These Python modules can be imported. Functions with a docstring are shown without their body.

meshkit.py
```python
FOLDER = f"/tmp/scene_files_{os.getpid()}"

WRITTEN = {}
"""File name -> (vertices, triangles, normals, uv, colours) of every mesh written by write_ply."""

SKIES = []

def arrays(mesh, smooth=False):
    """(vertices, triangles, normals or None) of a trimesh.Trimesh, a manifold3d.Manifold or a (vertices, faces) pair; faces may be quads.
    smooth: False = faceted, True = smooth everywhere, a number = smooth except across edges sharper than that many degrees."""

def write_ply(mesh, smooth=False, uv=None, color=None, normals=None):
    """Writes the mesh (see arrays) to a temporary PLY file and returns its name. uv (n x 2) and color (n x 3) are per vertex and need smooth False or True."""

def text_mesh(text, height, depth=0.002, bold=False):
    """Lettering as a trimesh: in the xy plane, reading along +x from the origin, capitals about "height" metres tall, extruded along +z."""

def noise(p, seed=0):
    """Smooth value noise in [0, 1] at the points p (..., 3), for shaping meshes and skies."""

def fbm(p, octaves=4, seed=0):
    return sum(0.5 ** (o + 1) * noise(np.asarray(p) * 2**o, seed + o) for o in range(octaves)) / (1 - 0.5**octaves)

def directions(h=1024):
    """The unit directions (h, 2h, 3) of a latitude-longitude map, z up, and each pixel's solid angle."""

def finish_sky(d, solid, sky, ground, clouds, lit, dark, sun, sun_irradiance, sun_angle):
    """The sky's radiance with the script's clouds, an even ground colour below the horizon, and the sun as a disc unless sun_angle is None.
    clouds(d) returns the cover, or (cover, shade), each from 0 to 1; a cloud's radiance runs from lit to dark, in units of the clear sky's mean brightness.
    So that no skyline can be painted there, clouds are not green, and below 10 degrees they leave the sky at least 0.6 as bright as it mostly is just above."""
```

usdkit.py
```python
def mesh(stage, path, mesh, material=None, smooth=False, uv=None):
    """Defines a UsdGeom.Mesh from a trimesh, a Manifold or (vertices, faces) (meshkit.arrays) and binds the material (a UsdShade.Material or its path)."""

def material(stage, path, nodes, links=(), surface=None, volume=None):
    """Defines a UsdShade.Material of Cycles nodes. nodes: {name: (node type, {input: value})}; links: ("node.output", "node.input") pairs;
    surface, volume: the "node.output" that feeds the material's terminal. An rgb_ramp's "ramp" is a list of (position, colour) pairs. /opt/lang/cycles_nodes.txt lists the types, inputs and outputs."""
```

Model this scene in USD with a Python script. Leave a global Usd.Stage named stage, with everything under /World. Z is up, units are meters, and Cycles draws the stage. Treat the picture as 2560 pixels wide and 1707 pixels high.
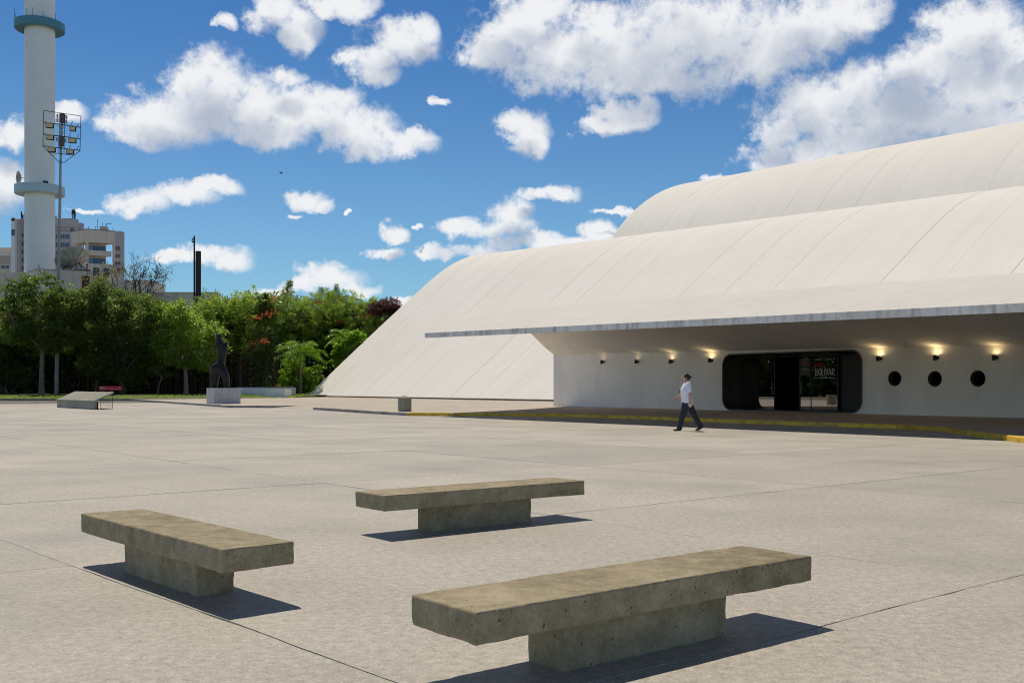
import math, random
import numpy as np, trimesh, manifold3d, usdkit, meshkit
from shapely.geometry import Polygon, LineString, Point, box as sbox
from shapely import affinity
from pxr import Usd, UsdGeom, UsdLux, UsdShade, Gf, Sdf

stage = Usd.Stage.CreateInMemory()
UsdGeom.SetStageUpAxis(stage, 'Z'); UsdGeom.SetStageMetersPerUnit(stage, 1.0)
UsdGeom.Xform.Define(stage, '/World'); UsdGeom.Scope.Define(stage, '/World/Looks')

# ------------------------------------------------------------------ camera, sky, sun
FL, CX, YH, EYE = 2600.0, 1280.0, 967.0, 1.26      # focal length and horizon in units of a 2560 wide frame, eye height in metres
cam = UsdGeom.Camera.Define(stage, '/World/camera')
cam.CreateHorizontalApertureAttr(36.0); cam.CreateFocalLengthAttr(36.0 * FL / 2560)
cam.CreateVerticalApertureOffsetAttr(36.0 * (YH - 853.5) / 2560)
cam.CreateFStopAttr(0.0)
xf = UsdGeom.Xformable(cam); xf.AddTranslateOp().Set((0, 0, EYE)); xf.AddRotateXOp().Set(90.0)
cam.CreateExposureAttr(-0.42)
SUN = np.array([-0.200, 0.392, 0.898]); SUN /= np.linalg.norm(SUN)
SKY_STRENGTH, SUN_POWER = 0.066, 1.25

sun = UsdLux.DistantLight.Define(stage, '/World/sun')
sun.CreateIntensityAttr(SUN_POWER); sun.CreateAngleAttr(0.5); sun.CreateNormalizeAttr(True); sun.CreateColorAttr((1.0, 0.915, 0.775))
zax = SUN; xax = np.cross([0, 0, 1.0], zax); xax /= np.linalg.norm(xax); yax = np.cross(zax, xax)
UsdGeom.Xformable(sun).AddTransformOp().Set(Gf.Matrix4d(*xax, 0, *yax, 0, *zax, 0, 0, 0, 0, 1))

def azel(u, v):                      # direction of a sky point as azimuth from +y and elevation, radians
    x, z = (u - CX) / FL, (YH - v) / FL
    return math.atan2(x, 1.0), math.atan2(z, math.hypot(1, x))

CLOUDS = [  # cumulus lobes: centre and half axes in the 2352 wide chart of the sky
 (480,208,95,82),(400,270,130,55),(560,240,100,62),(655,190,46,22),(700,262,140,50),(330,290,85,42),(600,300,120,36),(820,298,100,46),(850,340,90,26),(760,252,60,36),(925,330,62,24),(960,318,36,14),
 (635,28,66,42),(690,72,44,46),(762,16,74,26),(815,8,44,26),(705,100,26,22),
 (900,108,84,52),(848,142,66,38),(860,188,44,26),(958,80,38,36),(790,140,30,12),
 (1100,128,60,34),(1135,110,62,52),(1200,62,108,66),(1300,122,180,70),(1450,118,190,88),(1240,22,70,36),(1600,80,200,110),(1750,120,150,68),(1850,58,130,64),(1950,30,86,40),(1500,178,140,36),(1380,60,70,40),
 (2220,92,118,74),(2110,160,130,66),(2250,190,160,90),(1900,250,150,72),(2050,265,190,76),(1800,292,64,42),(2220,272,180,66),(1850,352,130,36),(1770,385,60,16),(2330,110,60,50),(1980,190,70,50),(2000,310,170,50),(2340,286,30,8),
 (1200,288,62,36),(1188,330,36,28),(1232,318,30,34),
 (1380,286,56,20),(1438,262,66,32),(1482,244,32,22),
 (335,472,72,30),(420,456,66,28),(492,436,46,22),
 (708,474,52,20),(748,488,34,12),(829,506,8,5),(839,500,9,6),(680,513,16,6),
 (1238,452,46,15),(1312,446,44,19),
 (1172,500,56,34),(1078,532,62,22),(1140,535,84,26),(1100,586,90,16),(1260,565,150,15),(1395,532,48,26),
 (922,538,32,18),(890,580,40,13),(990,584,36,14),(980,524,8,5),(988,518,7,5),
 (500,596,72,26),(445,600,30,14),
 (762,640,72,30),(705,656,56,18),(625,668,66,12),(822,656,44,14),(590,674,40,9),
 (152,262,52,22),(40,300,38,26),(10,418,62,62),(200,480,40,7),(390,602,60,12),(1640,404,34,10),(1450,482,60,6),(920,686,22,9),(515,56,24,14),(1010,246,22,6),
]

def sky_material():
    N, L = {}, []
    cnt = [0]
    def node(kind, ins=None, **links):
        cnt[0] += 1; nm = f'n{cnt[0]}'
        N[nm] = (kind, ins or {})
        for k, s in links.items():
            L.append((s, f'{nm}.{k}'))
        return nm
    def vm(op, a=None, b=None, c=None):
        ins, lk = {'math_type': op}, {}
        for k, s in (('vector1', a), ('vector2', b), ('vector3', c)):
            if isinstance(s, str): lk[k] = s
            elif s is not None: ins[k] = s
        return node('vector_math', ins, **lk) + '.vector'
    def fm(op, a=None, b=None, c=None, clamp=False):
        ins, lk = {'math_type': op, 'use_clamp': clamp}, {}
        for k, s in (('value1', a), ('value2', b), ('value3', c)):
            if isinstance(s, str): lk[k] = s
            elif s is not None: ins[k] = float(s)
        return node('math', ins, **lk) + '.value'
    def noise(vec, scale, detail, rough, dist=0.0):
        return node('noise_texture', {'scale': scale, 'detail': detail, 'roughness': rough, 'distortion': dist}, vector=vec)
    tc = node('texture_coordinate'); D = tc + '.generated'
    sp = node('separate_xyz', vector=D)
    x, y, z = sp + '.x', sp + '.y', sp + '.z'
    az0 = fm('arctan2', x, y); el0 = fm('arcsine', z)
    # turbulence
    n1 = noise(D, 9.0, 3.0, 0.55); n2 = noise(D, 30.0, 6.0, 0.62)
    w1 = vm('subtract', n1 + '.color', (0.5, 0.5, 0.5)); w2 = vm('subtract', n2 + '.color', (0.5, 0.5, 0.5))
    wv = vm('multiply_add', w1, (0.050, 0.036, 0), vm('multiply', w2, (0.034, 0.026, 0)))
    ws = node('separate_xyz', vector=wv)
    az = fm('add', az0, ws + '.x'); el = fm('add', el0, ws + '.y')
    AZ = node('combine_xyz', x=az, y=az, z=az) + '.vector'; EL = node('combine_xyz', x=el, y=el, z=el) + '.vector'
    k = 2560 / 2352
    lobes = []
    for (u, v, ru, rv) in CLOUDS:
        a, e = azel(u * k, v * k)
        lobes.append((a, e, 1.16 * ru * k / FL * math.cos(a) ** 2, 1.16 * rv * k / FL * math.cos(a)))
    while len(lobes) % 3: lobes.append((0.0, -1.2, 0.01, 0.01))
    near = sh = None
    for i in range(0, len(lobes), 3):
        t = lobes[i:i + 3]
        ix, iy = [1 / b[2] for b in t], [1 / b[3] for b in t]
        dx = vm('multiply_add', AZ, ix, [-b[0] * q for b, q in zip(t, ix)])
        dy = vm('multiply_add', EL, iy, [-b[1] * q for b, q in zip(t, iy)])
        d2x = vm('multiply', dx, dx)
        d2 = vm('multiply_add', dy, dy, d2x)
        dys = vm('add', dy, [0.022 * q + 0.18 for q in iy])       # the same lobe seen a little higher: what stands between this point and the sun
        s2 = vm('multiply_add', dys, dys, d2x)
        near = d2 if near is None else vm('minimum', near, d2)
        sh = s2 if sh is None else vm('minimum', sh, s2)
    def least(v):
        s = node('separate_xyz', vector=v)
        return fm('minimum', fm('minimum', s + '.x', s + '.y'), s + '.z')
    field, shade = fm('subtract', 1.0, least(near)), fm('subtract', 1.0, least(sh))
    # unseen sky: broken cumulus thickened low, thinned overhead to shape the fill light
    ng = noise(D, 5.0, 6.0, 0.58); ngs = noise(vm('add', D, (0, 0, 0.035)), 5.0, 4.0, 0.58)
    thr = node('map_range', {'from_min': 0.22, 'from_max': 0.75, 'to_min': -3.75, 'to_max': -5.2, 'clamp': True}, value=el0) + '.result'
    gen = fm('multiply_add', ng + '.fac', 7.0, thr); gens = fm('add', fm('multiply_add', ngs + '.fac', 7.0, thr), 0.15)
    off = fm('maximum', node('map_range', {'from_min': 0.47, 'from_max': 0.56, 'clamp': True}, value=fm('absolute', az0)) + '.result',
             node('map_range', {'from_min': 0.36, 'from_max': 0.46, 'clamp': True}, value=el0) + '.result')
    def lerp(a, b, t): return fm('add', fm('multiply', a, fm('subtract', 1.0, t)), fm('multiply', b, t))
    field = fm('minimum', field, 1.0); field = fm('maximum', field, -3.0); shade = fm('maximum', shade, -3.0)
    field, shade = lerp(field, gen, off), lerp(shade, gens, off)
    nf = noise(D, 60.0, 8.0, 0.68)
    rag = fm('multiply_add', fm('subtract', nf + '.fac', 0.5), 1.7, field)
    rag = fm('multiply_add', fm('subtract', n2 + '.fac', 0.5), 1.3, rag)
    cover = node('map_range', {'range_type': 'smoothstep', 'from_min': -0.32, 'from_max': 0.92, 'to_min': 0.0, 'to_max': 0.97, 'clamp': True}, value=rag) + '.result'
    nm = noise(D, 13.0, 5.0, 0.58)
    dark = fm('multiply_add', fm('subtract', nm + '.fac', 0.5), 2.6, shade)
    dark = node('map_range', {'range_type': 'smoothstep', 'from_min': -0.15, 'from_max': 1.45, 'clamp': True}, value=dark) + '.result'
    cloud = node('mix', {'color1': CLOUD_LIT, 'color2': CLOUD_DARK}, fac=dark) + '.color'
    sky = node('sky_texture', {'sky_type': 'single_scattering', 'sun_disc': False, 'sun_elevation': math.asin(SUN[2]), 'sun_rotation': math.atan2(SUN[0], SUN[1]), 'altitude': 700.0, 'air_density': 1.0, 'aerosol_density': 0.6, 'ozone_density': 2.0}) + '.color'
    up = node('map_range', {'range_type': 'smoothstep', 'from_min': 0.09, 'from_max': 0.40, 'clamp': True}, value=el0) + '.result'
    tint = node('mix', {'color1': SKY_LOW, 'color2': SKY_HIGH}, fac=up) + '.color'
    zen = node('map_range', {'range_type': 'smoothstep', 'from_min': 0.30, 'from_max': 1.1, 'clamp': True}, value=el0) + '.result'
    tint = node('mix', {'color2': SKY_ZENITH_FILL}, color1=tint, fac=zen) + '.color'  # unseen zenith tinted greyer to take blue out of the shadow fill
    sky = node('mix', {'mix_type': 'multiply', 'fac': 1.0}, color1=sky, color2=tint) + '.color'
    col = node('mix', {}, color1=sky, color2=cloud, fac=cover) + '.color'
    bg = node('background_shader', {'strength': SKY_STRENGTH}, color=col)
    return usdkit.material(stage, '/World/Looks/sky', N, L, surface=bg + '.background')
CLOUD_LIT, CLOUD_DARK, SKY_LOW, SKY_HIGH, SKY_ZENITH_FILL = (18.0, 18.2, 18.5), (8.6, 9.8, 12.0), (1.05, 1.58, 1.86), (0.54, 1.11, 1.66), (0.80, 0.62, 0.48)
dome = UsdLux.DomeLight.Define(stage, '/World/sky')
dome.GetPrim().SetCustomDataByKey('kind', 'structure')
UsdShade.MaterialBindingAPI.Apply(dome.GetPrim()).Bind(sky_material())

# ------------------------------------------------------------------ helpers
rng = np.random.default_rng(7)
def G(u, v, z=0.0):                  # the spot on the level z seen at u, v
    Y = FL * (EYE - z) / (v - YH); return np.array([(u - CX) / FL * Y, Y, z])
def AT(u, v, Y):
    return np.array([(u - CX) / FL * Y, Y, EYE + (YH - v) / FL * Y])

used = {}
def numbered(path):
    n = used.get(path, -1) + 1; used[path] = n
    return path if n == 0 else f'{path}_{n:03d}'
class Item:
    def __init__(s, path, origin=(0, 0, 0)):
        s.path, s.o = path, np.asarray(origin, float)
    def add(s, name, mesh, mat, smooth=False, label=None, kind=None, world=True):
        """One part. Points come in world metres and are stored about the thing's base."""
        v, f, n = meshkit.arrays(mesh, smooth)
        p = numbered(f'{s.path}/{name}')
        m = UsdGeom.Mesh.Define(stage, p)
        from pxr import Vt
        vv = (v - s.o if world else v).astype(np.float32)
        m.CreatePointsAttr(Vt.Vec3fArray.FromNumpy(vv))
        m.CreateFaceVertexCountsAttr(Vt.IntArray.FromNumpy(np.full(len(f), 3, np.int32)))
        m.CreateFaceVertexIndicesAttr(Vt.IntArray.FromNumpy(f.astype(np.int32).ravel()))
        m.CreateSubdivisionSchemeAttr('none')
        if n is not None:
            m.CreateNormalsAttr(Vt.Vec3fArray.FromNumpy(n.astype(np.float32))); m.SetNormalsInterpolation('vertex')
        UsdShade.MaterialBindingAPI.Apply(m.GetPrim()).Bind(M[mat])
        if label: m.GetPrim().SetCustomDataByKey('label', label)
        if kind: m.GetPrim().SetCustomDataByKey('kind', kind)
        return Item(p, s.o if world else (0, 0, 0))
    def sub(s, name):
        p = numbered(f'{s.path}/{name}'); UsdGeom.Xform.Define(stage, p); return Item(p, s.o)
def thing(name, label, cat, origin=(0, 0, 0), group=None, kind=None, rotz=0.0):
    p = numbered('/World/' + name)
    x = UsdGeom.Xform.Define(stage, p); x.AddTranslateOp().Set(tuple(map(float, origin)))
    if rotz: x.AddRotateZOp().Set(math.degrees(rotz))
    o = x.GetPrim()
    if label: o.SetCustomDataByKey('label', label)
    if cat: o.SetCustomDataByKey('category', cat)
    if group: o.SetCustomDataByKey('group', group)
    if kind: o.SetCustomDataByKey('kind', kind)
    return Item(p, origin)
def copy_of(src, name, label, cat, origin, rotz=0.0, group=None):
    t = thing(name, label, cat, origin, group, rotz=rotz)
    pr = stage.GetPrimAtPath(t.path); pr.GetReferences().AddInternalReference(src.path); pr.SetInstanceable(True)
    return t
def structure(name, mesh, mat, smooth=False, label=None, kind='structure'):
    r = Item('/World'); i = r.add(name, mesh, mat, smooth)
    pr = stage.GetPrimAtPath(i.path); pr.SetCustomDataByKey('kind', kind)
    if label: pr.SetCustomDataByKey('label', label)
    return i

def cat_(ms): return trimesh.util.concatenate([m if isinstance(m, trimesh.Trimesh) else trimesh.Trimesh(*m, process=False) for m in ms])
def bx(cx, cy, z0, lx, ly, h, rz=0.0):
    b = trimesh.creation.box([lx, ly, h]); b.apply_translation([0, 0, h / 2])
    if rz: b.apply_transform(trimesh.transformations.rotation_matrix(rz, [0, 0, 1]))
    b.apply_translation([cx, cy, z0]); return b
def tube(pts, rad, sides=8, caps=True):
    p = np.asarray(pts, float); r = np.broadcast_to(np.asarray(rad, float), (len(p),))
    t = np.gradient(p, axis=0); t /= np.linalg.norm(t, axis=1, keepdims=True) + 1e-12
    ref = np.array([0, 0, 1.0]) if abs(t[:, 2]).mean() < 0.8 else np.array([1.0, 0, 0])
    a = np.cross(t, ref); a /= np.linalg.norm(a, axis=1, keepdims=True) + 1e-12; b = np.cross(t, a)
    an = np.arange(sides) * 2 * np.pi / sides
    v = p[:, None] + r[:, None, None] * (np.cos(an)[None, :, None] * a[:, None] + np.sin(an)[None, :, None] * b[:, None])
    i, j = np.meshgrid(np.arange(len(p) - 1), np.arange(sides), indexing='ij'); j2 = (j + 1) % sides
    q = np.stack([i * sides + j, i * sides + j2, (i + 1) * sides + j2, (i + 1) * sides + j], -1).reshape(-1, 4)
    f = np.vstack([q[:, [0, 2, 1]], q[:, [0, 3, 2]]]); v = v.reshape(-1, 3)
    if caps:
        n = len(v); v = np.vstack([v, p[0], p[-1]]); k = np.arange(sides); e = (len(p) - 1) * sides
        f = np.vstack([f, np.stack([np.full(sides, n), k, (k + 1) % sides], 1), np.stack([np.full(sides, n + 1), e + (k + 1) % sides, e + k], 1)])
    return trimesh.Trimesh(v, f, process=False)
def grid(P):                         # P: (m, n, 3) points -> sheet
    m, n = P.shape[:2]; i, j = np.meshgrid(np.arange(m - 1), np.arange(n - 1), indexing='ij')
    a = i * n + j; q = np.stack([a, a + n, a + n + 1, a + 1], -1).reshape(-1, 4)
    return trimesh.Trimesh(P.reshape(-1, 3), np.vstack([q[:, [0, 1, 2]], q[:, [0, 2, 3]]]), process=False)
def slabby(P, Q):                    # closed body between two sheets of the same layout
    m, n = P.shape[:2]; A, B = grid(P), grid(Q); off = m * n
    f = [A.faces, B.faces[:, ::-1] + off]
    ring = [(i, 0) for i in range(m)] + [(m - 1, j) for j in range(1, n)] + [(i, n - 1) for i in range(m - 2, -1, -1)] + [(0, j) for j in range(n - 2, 0, -1)]
    r = np.array([i * n + j for i, j in ring]); s = np.roll(r, -1)
    f += [np.stack([r, r + off, s + off], 1), np.stack([r, s + off, s], 1)]
    return trimesh.Trimesh(np.vstack([P.reshape(-1, 3), Q.reshape(-1, 3)]), np.vstack(f), process=False)
def prism(poly, z0, z1):
    m = trimesh.creation.extrude_polygon(poly, z1 - z0, engine='earcut'); m.apply_translation([0, 0, z0]); return m
def rough_box(L, W, Ht, step, chip, seed, top=True):
    """A cast block about the origin (base at z = 0): edges rounded unevenly and chipped, faces slightly wavy."""
    def lin(a): n = max(2, int(round(a / step))); return np.linspace(-a / 2, a / 2, n + 1)
    vs, fs, o = [], [], 0
    S = (L, W, Ht)
    for ax in range(3):
        i, j = [k for k in range(3) if k != ax]
        for sg in (-1, 1):
            A, B = np.meshgrid(lin(S[i]), lin(S[j]), indexing='ij'); P = np.zeros(A.shape + (3,)); P[..., i], P[..., j], P[..., ax] = A, B, sg * S[ax] / 2
            g = grid(P); f = g.faces if (sg > 0) == ((j - i) % 3 == 1) else g.faces[:, ::-1]
            vs.append(g.vertices); fs.append(f + o); o += len(g.vertices)
    m = trimesh.Trimesh(np.vstack(vs), np.vstack(fs)); m.merge_vertices()
    v = m.vertices.copy(); q = v * 1.0 + seed * 3.7
    r = chip * (0.25 + 1.6 * np.clip(meshkit.fbm(q * 14, 4, seed) - 0.28, 0, 1) ** 1.5 * 2.2)
    r = np.where(meshkit.noise(q * 5, seed + 5) > 0.74, r * 2.2, r)[:, None]
    half = np.array(S) / 2; inner = np.clip(v, -half + r, half - r); d = v - inner; n = np.linalg.norm(d, axis=1, keepdims=True)
    w = np.where(n > 1e-9, inner + d / np.maximum(n, 1e-9) * np.minimum(n, r), v)
    w += (meshkit.fbm(q * 6, 3, seed + 9)[:, None] - 0.5) * 0.006 * np.sign(d + 1e-12) * (n > 1e-9)
    m.vertices = w + [0, 0, Ht / 2]; return m

# ------------------------------------------------------------------ materials
M = {}
def mat(name, nodes, links=(), surface='p.BSDF'):
    M[name] = usdkit.material(stage, '/World/Looks/' + name, nodes, links, surface=surface); return M[name]
def plain(name, col, rough=0.6, metal=0.0, spec=0.5, var=0.12, scale=6.0, bump=0.0, bscale=40.0, emit=None):
    """One base colour with a soft, uneven tone in it."""
    n = {'t': ('texture_coordinate', {}), 'a': ('noise_texture', {'scale': scale, 'detail': 5.0, 'roughness': 0.6}),
         'r': ('rgb_ramp', {'ramp': [(0.25, [c * (1 - var) for c in col]), (0.75, [min(1, c * (1 + var)) for c in col])]}),
         'p': ('principled_bsdf', {'roughness': rough, 'metallic': metal, 'specular_ior_level': spec})}
    l = [('t.object', 'a.vector'), ('a.fac', 'r.fac'), ('r.color', 'p.base_color')]
    if bump:
        n['b'] = ('noise_texture', {'scale': bscale, 'detail': 4.0}); n['u'] = ('bump', {'strength': bump, 'distance': 0.01})
        l += [('t.object', 'b.vector'), ('b.fac', 'u.height'), ('u.normal', 'p.normal')]
    if emit: n['p'][1].update({'emission_color': emit[0], 'emission_strength': emit[1]})
    return mat(name, n, l)
def concrete(name, c0, c1, fine, speck=0.0, big=0.35, mid=2.2, bump=0.35, rough=0.85, pits=False, island=False, streak=None, mix=(.35, .45, .30), spk=75.0):
    """Weathered concrete: broad tone, blotches, grain, pale grit and (if asked) air holes or run-off streaks."""
    n = {'g': ('geometry', {}), 'A': ('noise_texture', {'scale': big, 'detail': 4.0, 'roughness': 0.55}), 'B': ('noise_texture', {'scale': mid, 'detail': 6.0, 'roughness': 0.65}),
         'C': ('noise_texture', {'scale': fine, 'detail': 3.0, 'roughness': 0.7}),
         'm1': ('math', {'math_type': 'multiply_add', 'value2': mix[1]}), 'm2': ('math', {'math_type': 'multiply_add', 'value2': mix[0]}), 'm0': ('math', {'math_type': 'multiply', 'value2': mix[2]}),
         'r': ('rgb_ramp', {'ramp': [(0.36, c0), (0.64, c1)]}), 'u': ('bump', {'strength': bump, 'distance': 0.006}),
         'p': ('principled_bsdf', {'roughness': rough, 'specular_ior_level': 0.35})}
    l = [('g.position', 'A.vector'), ('g.position', 'B.vector'), ('g.position', 'C.vector'), ('C.fac', 'm0.value1'), ('B.fac', 'm1.value1'), ('m0.value', 'm1.value3'), ('A.fac', 'm2.value1'), ('m1.value', 'm2.value3'),
         ('C.fac', 'u.height'), ('u.normal', 'p.normal')]
    src = 'm2.value'
    n['m3'] = ('math', {'math_type': 'multiply_add', 'value2': 1.0, 'value3': -0.05}); l.append((src, 'm3.value1')); src = 'm3.value'
    l.append((src, 'r.fac')); col = 'r.color'
    if island:
        n['o'] = ('object_info', {}); n['om'] = ('map_range', {'to_min': 0.90, 'to_max': 1.07}); n['ox'] = ('mix', {'mix_type': 'multiply', 'fac': 1.0})
        n['oc'] = ('combine_xyz', {}); l += [('o.random', 'om.value'), ('om.result', 'oc.x'), ('om.result', 'oc.y'), ('om.result', 'oc.z'), (col, 'ox.color1'), ('oc.vector', 'ox.color2')]; col = 'ox.color'
    if speck:
        n['V'] = ('voronoi_texture', {'scale': spk}); n['vm'] = ('map_range', {'from_min': 0.10, 'from_max': 0.24, 'to_min': 1.0, 'to_max': 0.0, 'clamp': True}); n['W'] = ('white_noise_texture', {}); n['wg'] = ('math', {'math_type': 'greater_than', 'value2': 0.72}); n['vw'] = ('math', {'math_type': 'multiply'}); n['vs'] = ('math', {'math_type': 'multiply', 'value2': speck})
        n['vx'] = ('mix', {'color2': (0.62, 0.60, 0.57)})
        l += [('g.position', 'V.vector'), ('V.distance', 'vm.value'), ('V.color', 'W.vector'), ('W.value', 'wg.value1'), ('vm.result', 'vw.value1'), ('wg.value', 'vw.value2'), ('vw.value', 'vs.value1'), ('vs.value', 'vx.fac'), (col, 'vx.color1')]; col = 'vx.color'
    if pits:
        n['Pv'] = ('voronoi_texture', {'scale': 24.0}); n['pm'] = ('map_range', {'from_min': 0.10, 'from_max': 0.19, 'to_min': 0.8, 'to_max': 0.0, 'clamp': True}); n['PW'] = ('white_noise_texture', {}); n['pg'] = ('math', {'math_type': 'greater_than', 'value2': 0.66}); n['pp'] = ('math', {'math_type': 'multiply'}); n['px'] = ('mix', {'color2': (0.03, 0.026, 0.02)})
        l += [('g.position', 'Pv.vector'), ('Pv.distance', 'pm.value'), ('Pv.color', 'PW.vector'), ('PW.value', 'pg.value1'), ('pm.result', 'pp.value1'), ('pg.value', 'pp.value2'), ('pp.value', 'px.fac'), (col, 'px.color1')]; col = 'px.color'
    if streak:
        n['sm'] = ('mapping', {'scale': streak[0]})
        if len(streak) > 3:            # streaks that run down the curve of the shells: coordinates along and across the building
            n['sd1'] = ('vector_math', {'math_type': 'dot_product', 'vector2': (0.554, -0.833, 0)}); n['sd2'] = ('vector_math', {'math_type': 'dot_product', 'vector2': (0.833, 0.554, 0)}); n['sz'] = ('separate_xyz', {}); n['sc'] = ('combine_xyz', {})
            l += [('g.position', 'sd1.vector1'), ('g.position', 'sd2.vector1'), ('g.position', 'sz.vector'), ('sd1.value', 'sc.x'), ('sd2.value', 'sc.y'), ('sz.z', 'sc.z'), ('sc.vector', 'sm.vector')]
        n['S'] = ('noise_texture', {'scale': 1.0, 'detail': 4.0, 'roughness': 0.6}); n['sr'] = ('map_range', {'from_min': 0.48, 'from_max': 0.72, 'to_min': 0.0, 'to_max': streak[2], 'clamp': True}); n['sx'] = ('mix', {'color2': streak[1]})
        l += [('g.position', 'sm.vector')] * (len(streak) < 4) + [('sm.vector', 'S.vector'), ('S.fac', 'sr.value'), ('sr.result', 'sx.fac'), (col, 'sx.color1')]; col = 'sx.color'
    l.append((col, 'p.base_color'))
    return mat(name, n, l)

concrete('plaza_concrete', (0.275, 0.252, 0.215), (0.60, 0.552, 0.472), 62.0, speck=0.7, big=0.5, mid=17.0, bump=1.0, rough=0.62, island=True, mix=(.16, .46, .48), spk=24.0, streak=((0.42, 0.42, 0.42), (0.255, 0.24, 0.215), 0.5))
concrete('paving', (0.37, 0.325, 0.27), (0.52, 0.46, 0.385), 30.0, big=0.2, mid=0.9)
concrete('porch_paving_lightened', (0.44, 0.37, 0.30), (0.56, 0.48, 0.395), 30.0, big=0.25, mid=1.2)  # same paving, its colour lightened to bounce light under the canopy
concrete('joint_dirt', (0.075, 0.066, 0.053), (0.33, 0.30, 0.255), 40.0, big=0.8, mid=3.5, mix=(.5, .4, .1))
concrete('bench_concrete', (0.160, 0.126, 0.066), (0.40, 0.340, 0.222), 60.0, speck=0.3, big=1.1, mid=9.0, bump=0.4, pits=True, streak=((6, 6, 3.0), (0.125, 0.098, 0.052), 0.35))
concrete('grey_kerb', (0.16, 0.15, 0.14), (0.36, 0.34, 0.32), 25.0, big=1.0, mid=5.0, bump=0.6)
concrete('yellow_kerb', (0.68, 0.43, 0.045), (0.88, 0.59, 0.075), 20.0, big=0.8, mid=4.0, streak=((3, 3, 6), (0.22, 0.175, 0.10), 0.8))
concrete('grey_concrete', (0.24, 0.235, 0.185), (0.36, 0.35, 0.29), 18.0, big=0.5, mid=2.5, streak=((5, 5, 0.5), (0.16, 0.15, 0.12), 0.4))
concrete('marble', (0.40, 0.40, 0.41), (0.62, 0.62, 0.62), 12.0, big=0.8, mid=3.0, bump=0.1, rough=0.6, streak=((9, 9, 0.5), (0.28, 0.26, 0.25), 0.5))
concrete('shell_white', (0.735, 0.705, 0.665), (0.785, 0.757, 0.718), 1.2, big=0.05, mid=0.25, bump=0.06, rough=0.85, streak=((0.9, 0.05, 0.05), (0.68, 0.645, 0.60), 0.30, 'down'))
concrete('canopy_white', (0.59, 0.565, 0.53), (0.665, 0.64, 0.605), 1.2, big=0.08, mid=0.4, bump=0.06, rough=0.85, streak=((2.5, 2.5, 0.3), (0.52, 0.485, 0.44), 0.35))
concrete('wall_white', (0.79, 0.75, 0.69), (0.86, 0.825, 0.77), 4.0, big=0.15, mid=0.7, bump=0.1, rough=0.75, streak=((1.1, 1.1, 0.35), (0.68, 0.63, 0.56), 0.45))
concrete('edge_concrete', (0.62, 0.58, 0.53), (0.80, 0.77, 0.72), 8.0, big=0.4, mid=2.0, bump=0.2, streak=((5, 5, 0.7), (0.25, 0.225, 0.205), 0.7))
concrete('plinth_brown', (0.13, 0.105, 0.08), (0.22, 0.18, 0.14), 6.0, big=0.4)
concrete('beige_render', (0.68, 0.54, 0.43), (0.78, 0.64, 0.53), 3.0, big=0.08, mid=0.6, streak=((1.2, 1.2, 0.08), (0.38, 0.30, 0.24), 0.4))
concrete('lilac_render', (0.46, 0.40, 0.385), (0.56, 0.50, 0.485), 3.0, big=0.08, mid=0.5)
concrete('tower_white', (0.80, 0.79, 0.76), (0.86, 0.85, 0.82), 3.0, big=0.10, mid=0.5, streak=((1.2, 1.2, 0.06), (0.70, 0.69, 0.66), 0.35))
plain('ring_blue', (0.085, 0.24, 0.33), 0.6)
plain('ring_pale', (0.45, 0.58, 0.64), 0.6)
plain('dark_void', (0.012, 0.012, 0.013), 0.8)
plain('black_paint', (0.012, 0.011, 0.011), 0.5)
plain('portal_bronze', (0.045, 0.034, 0.022), 0.55, scale=3.0, var=0.35)
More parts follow.
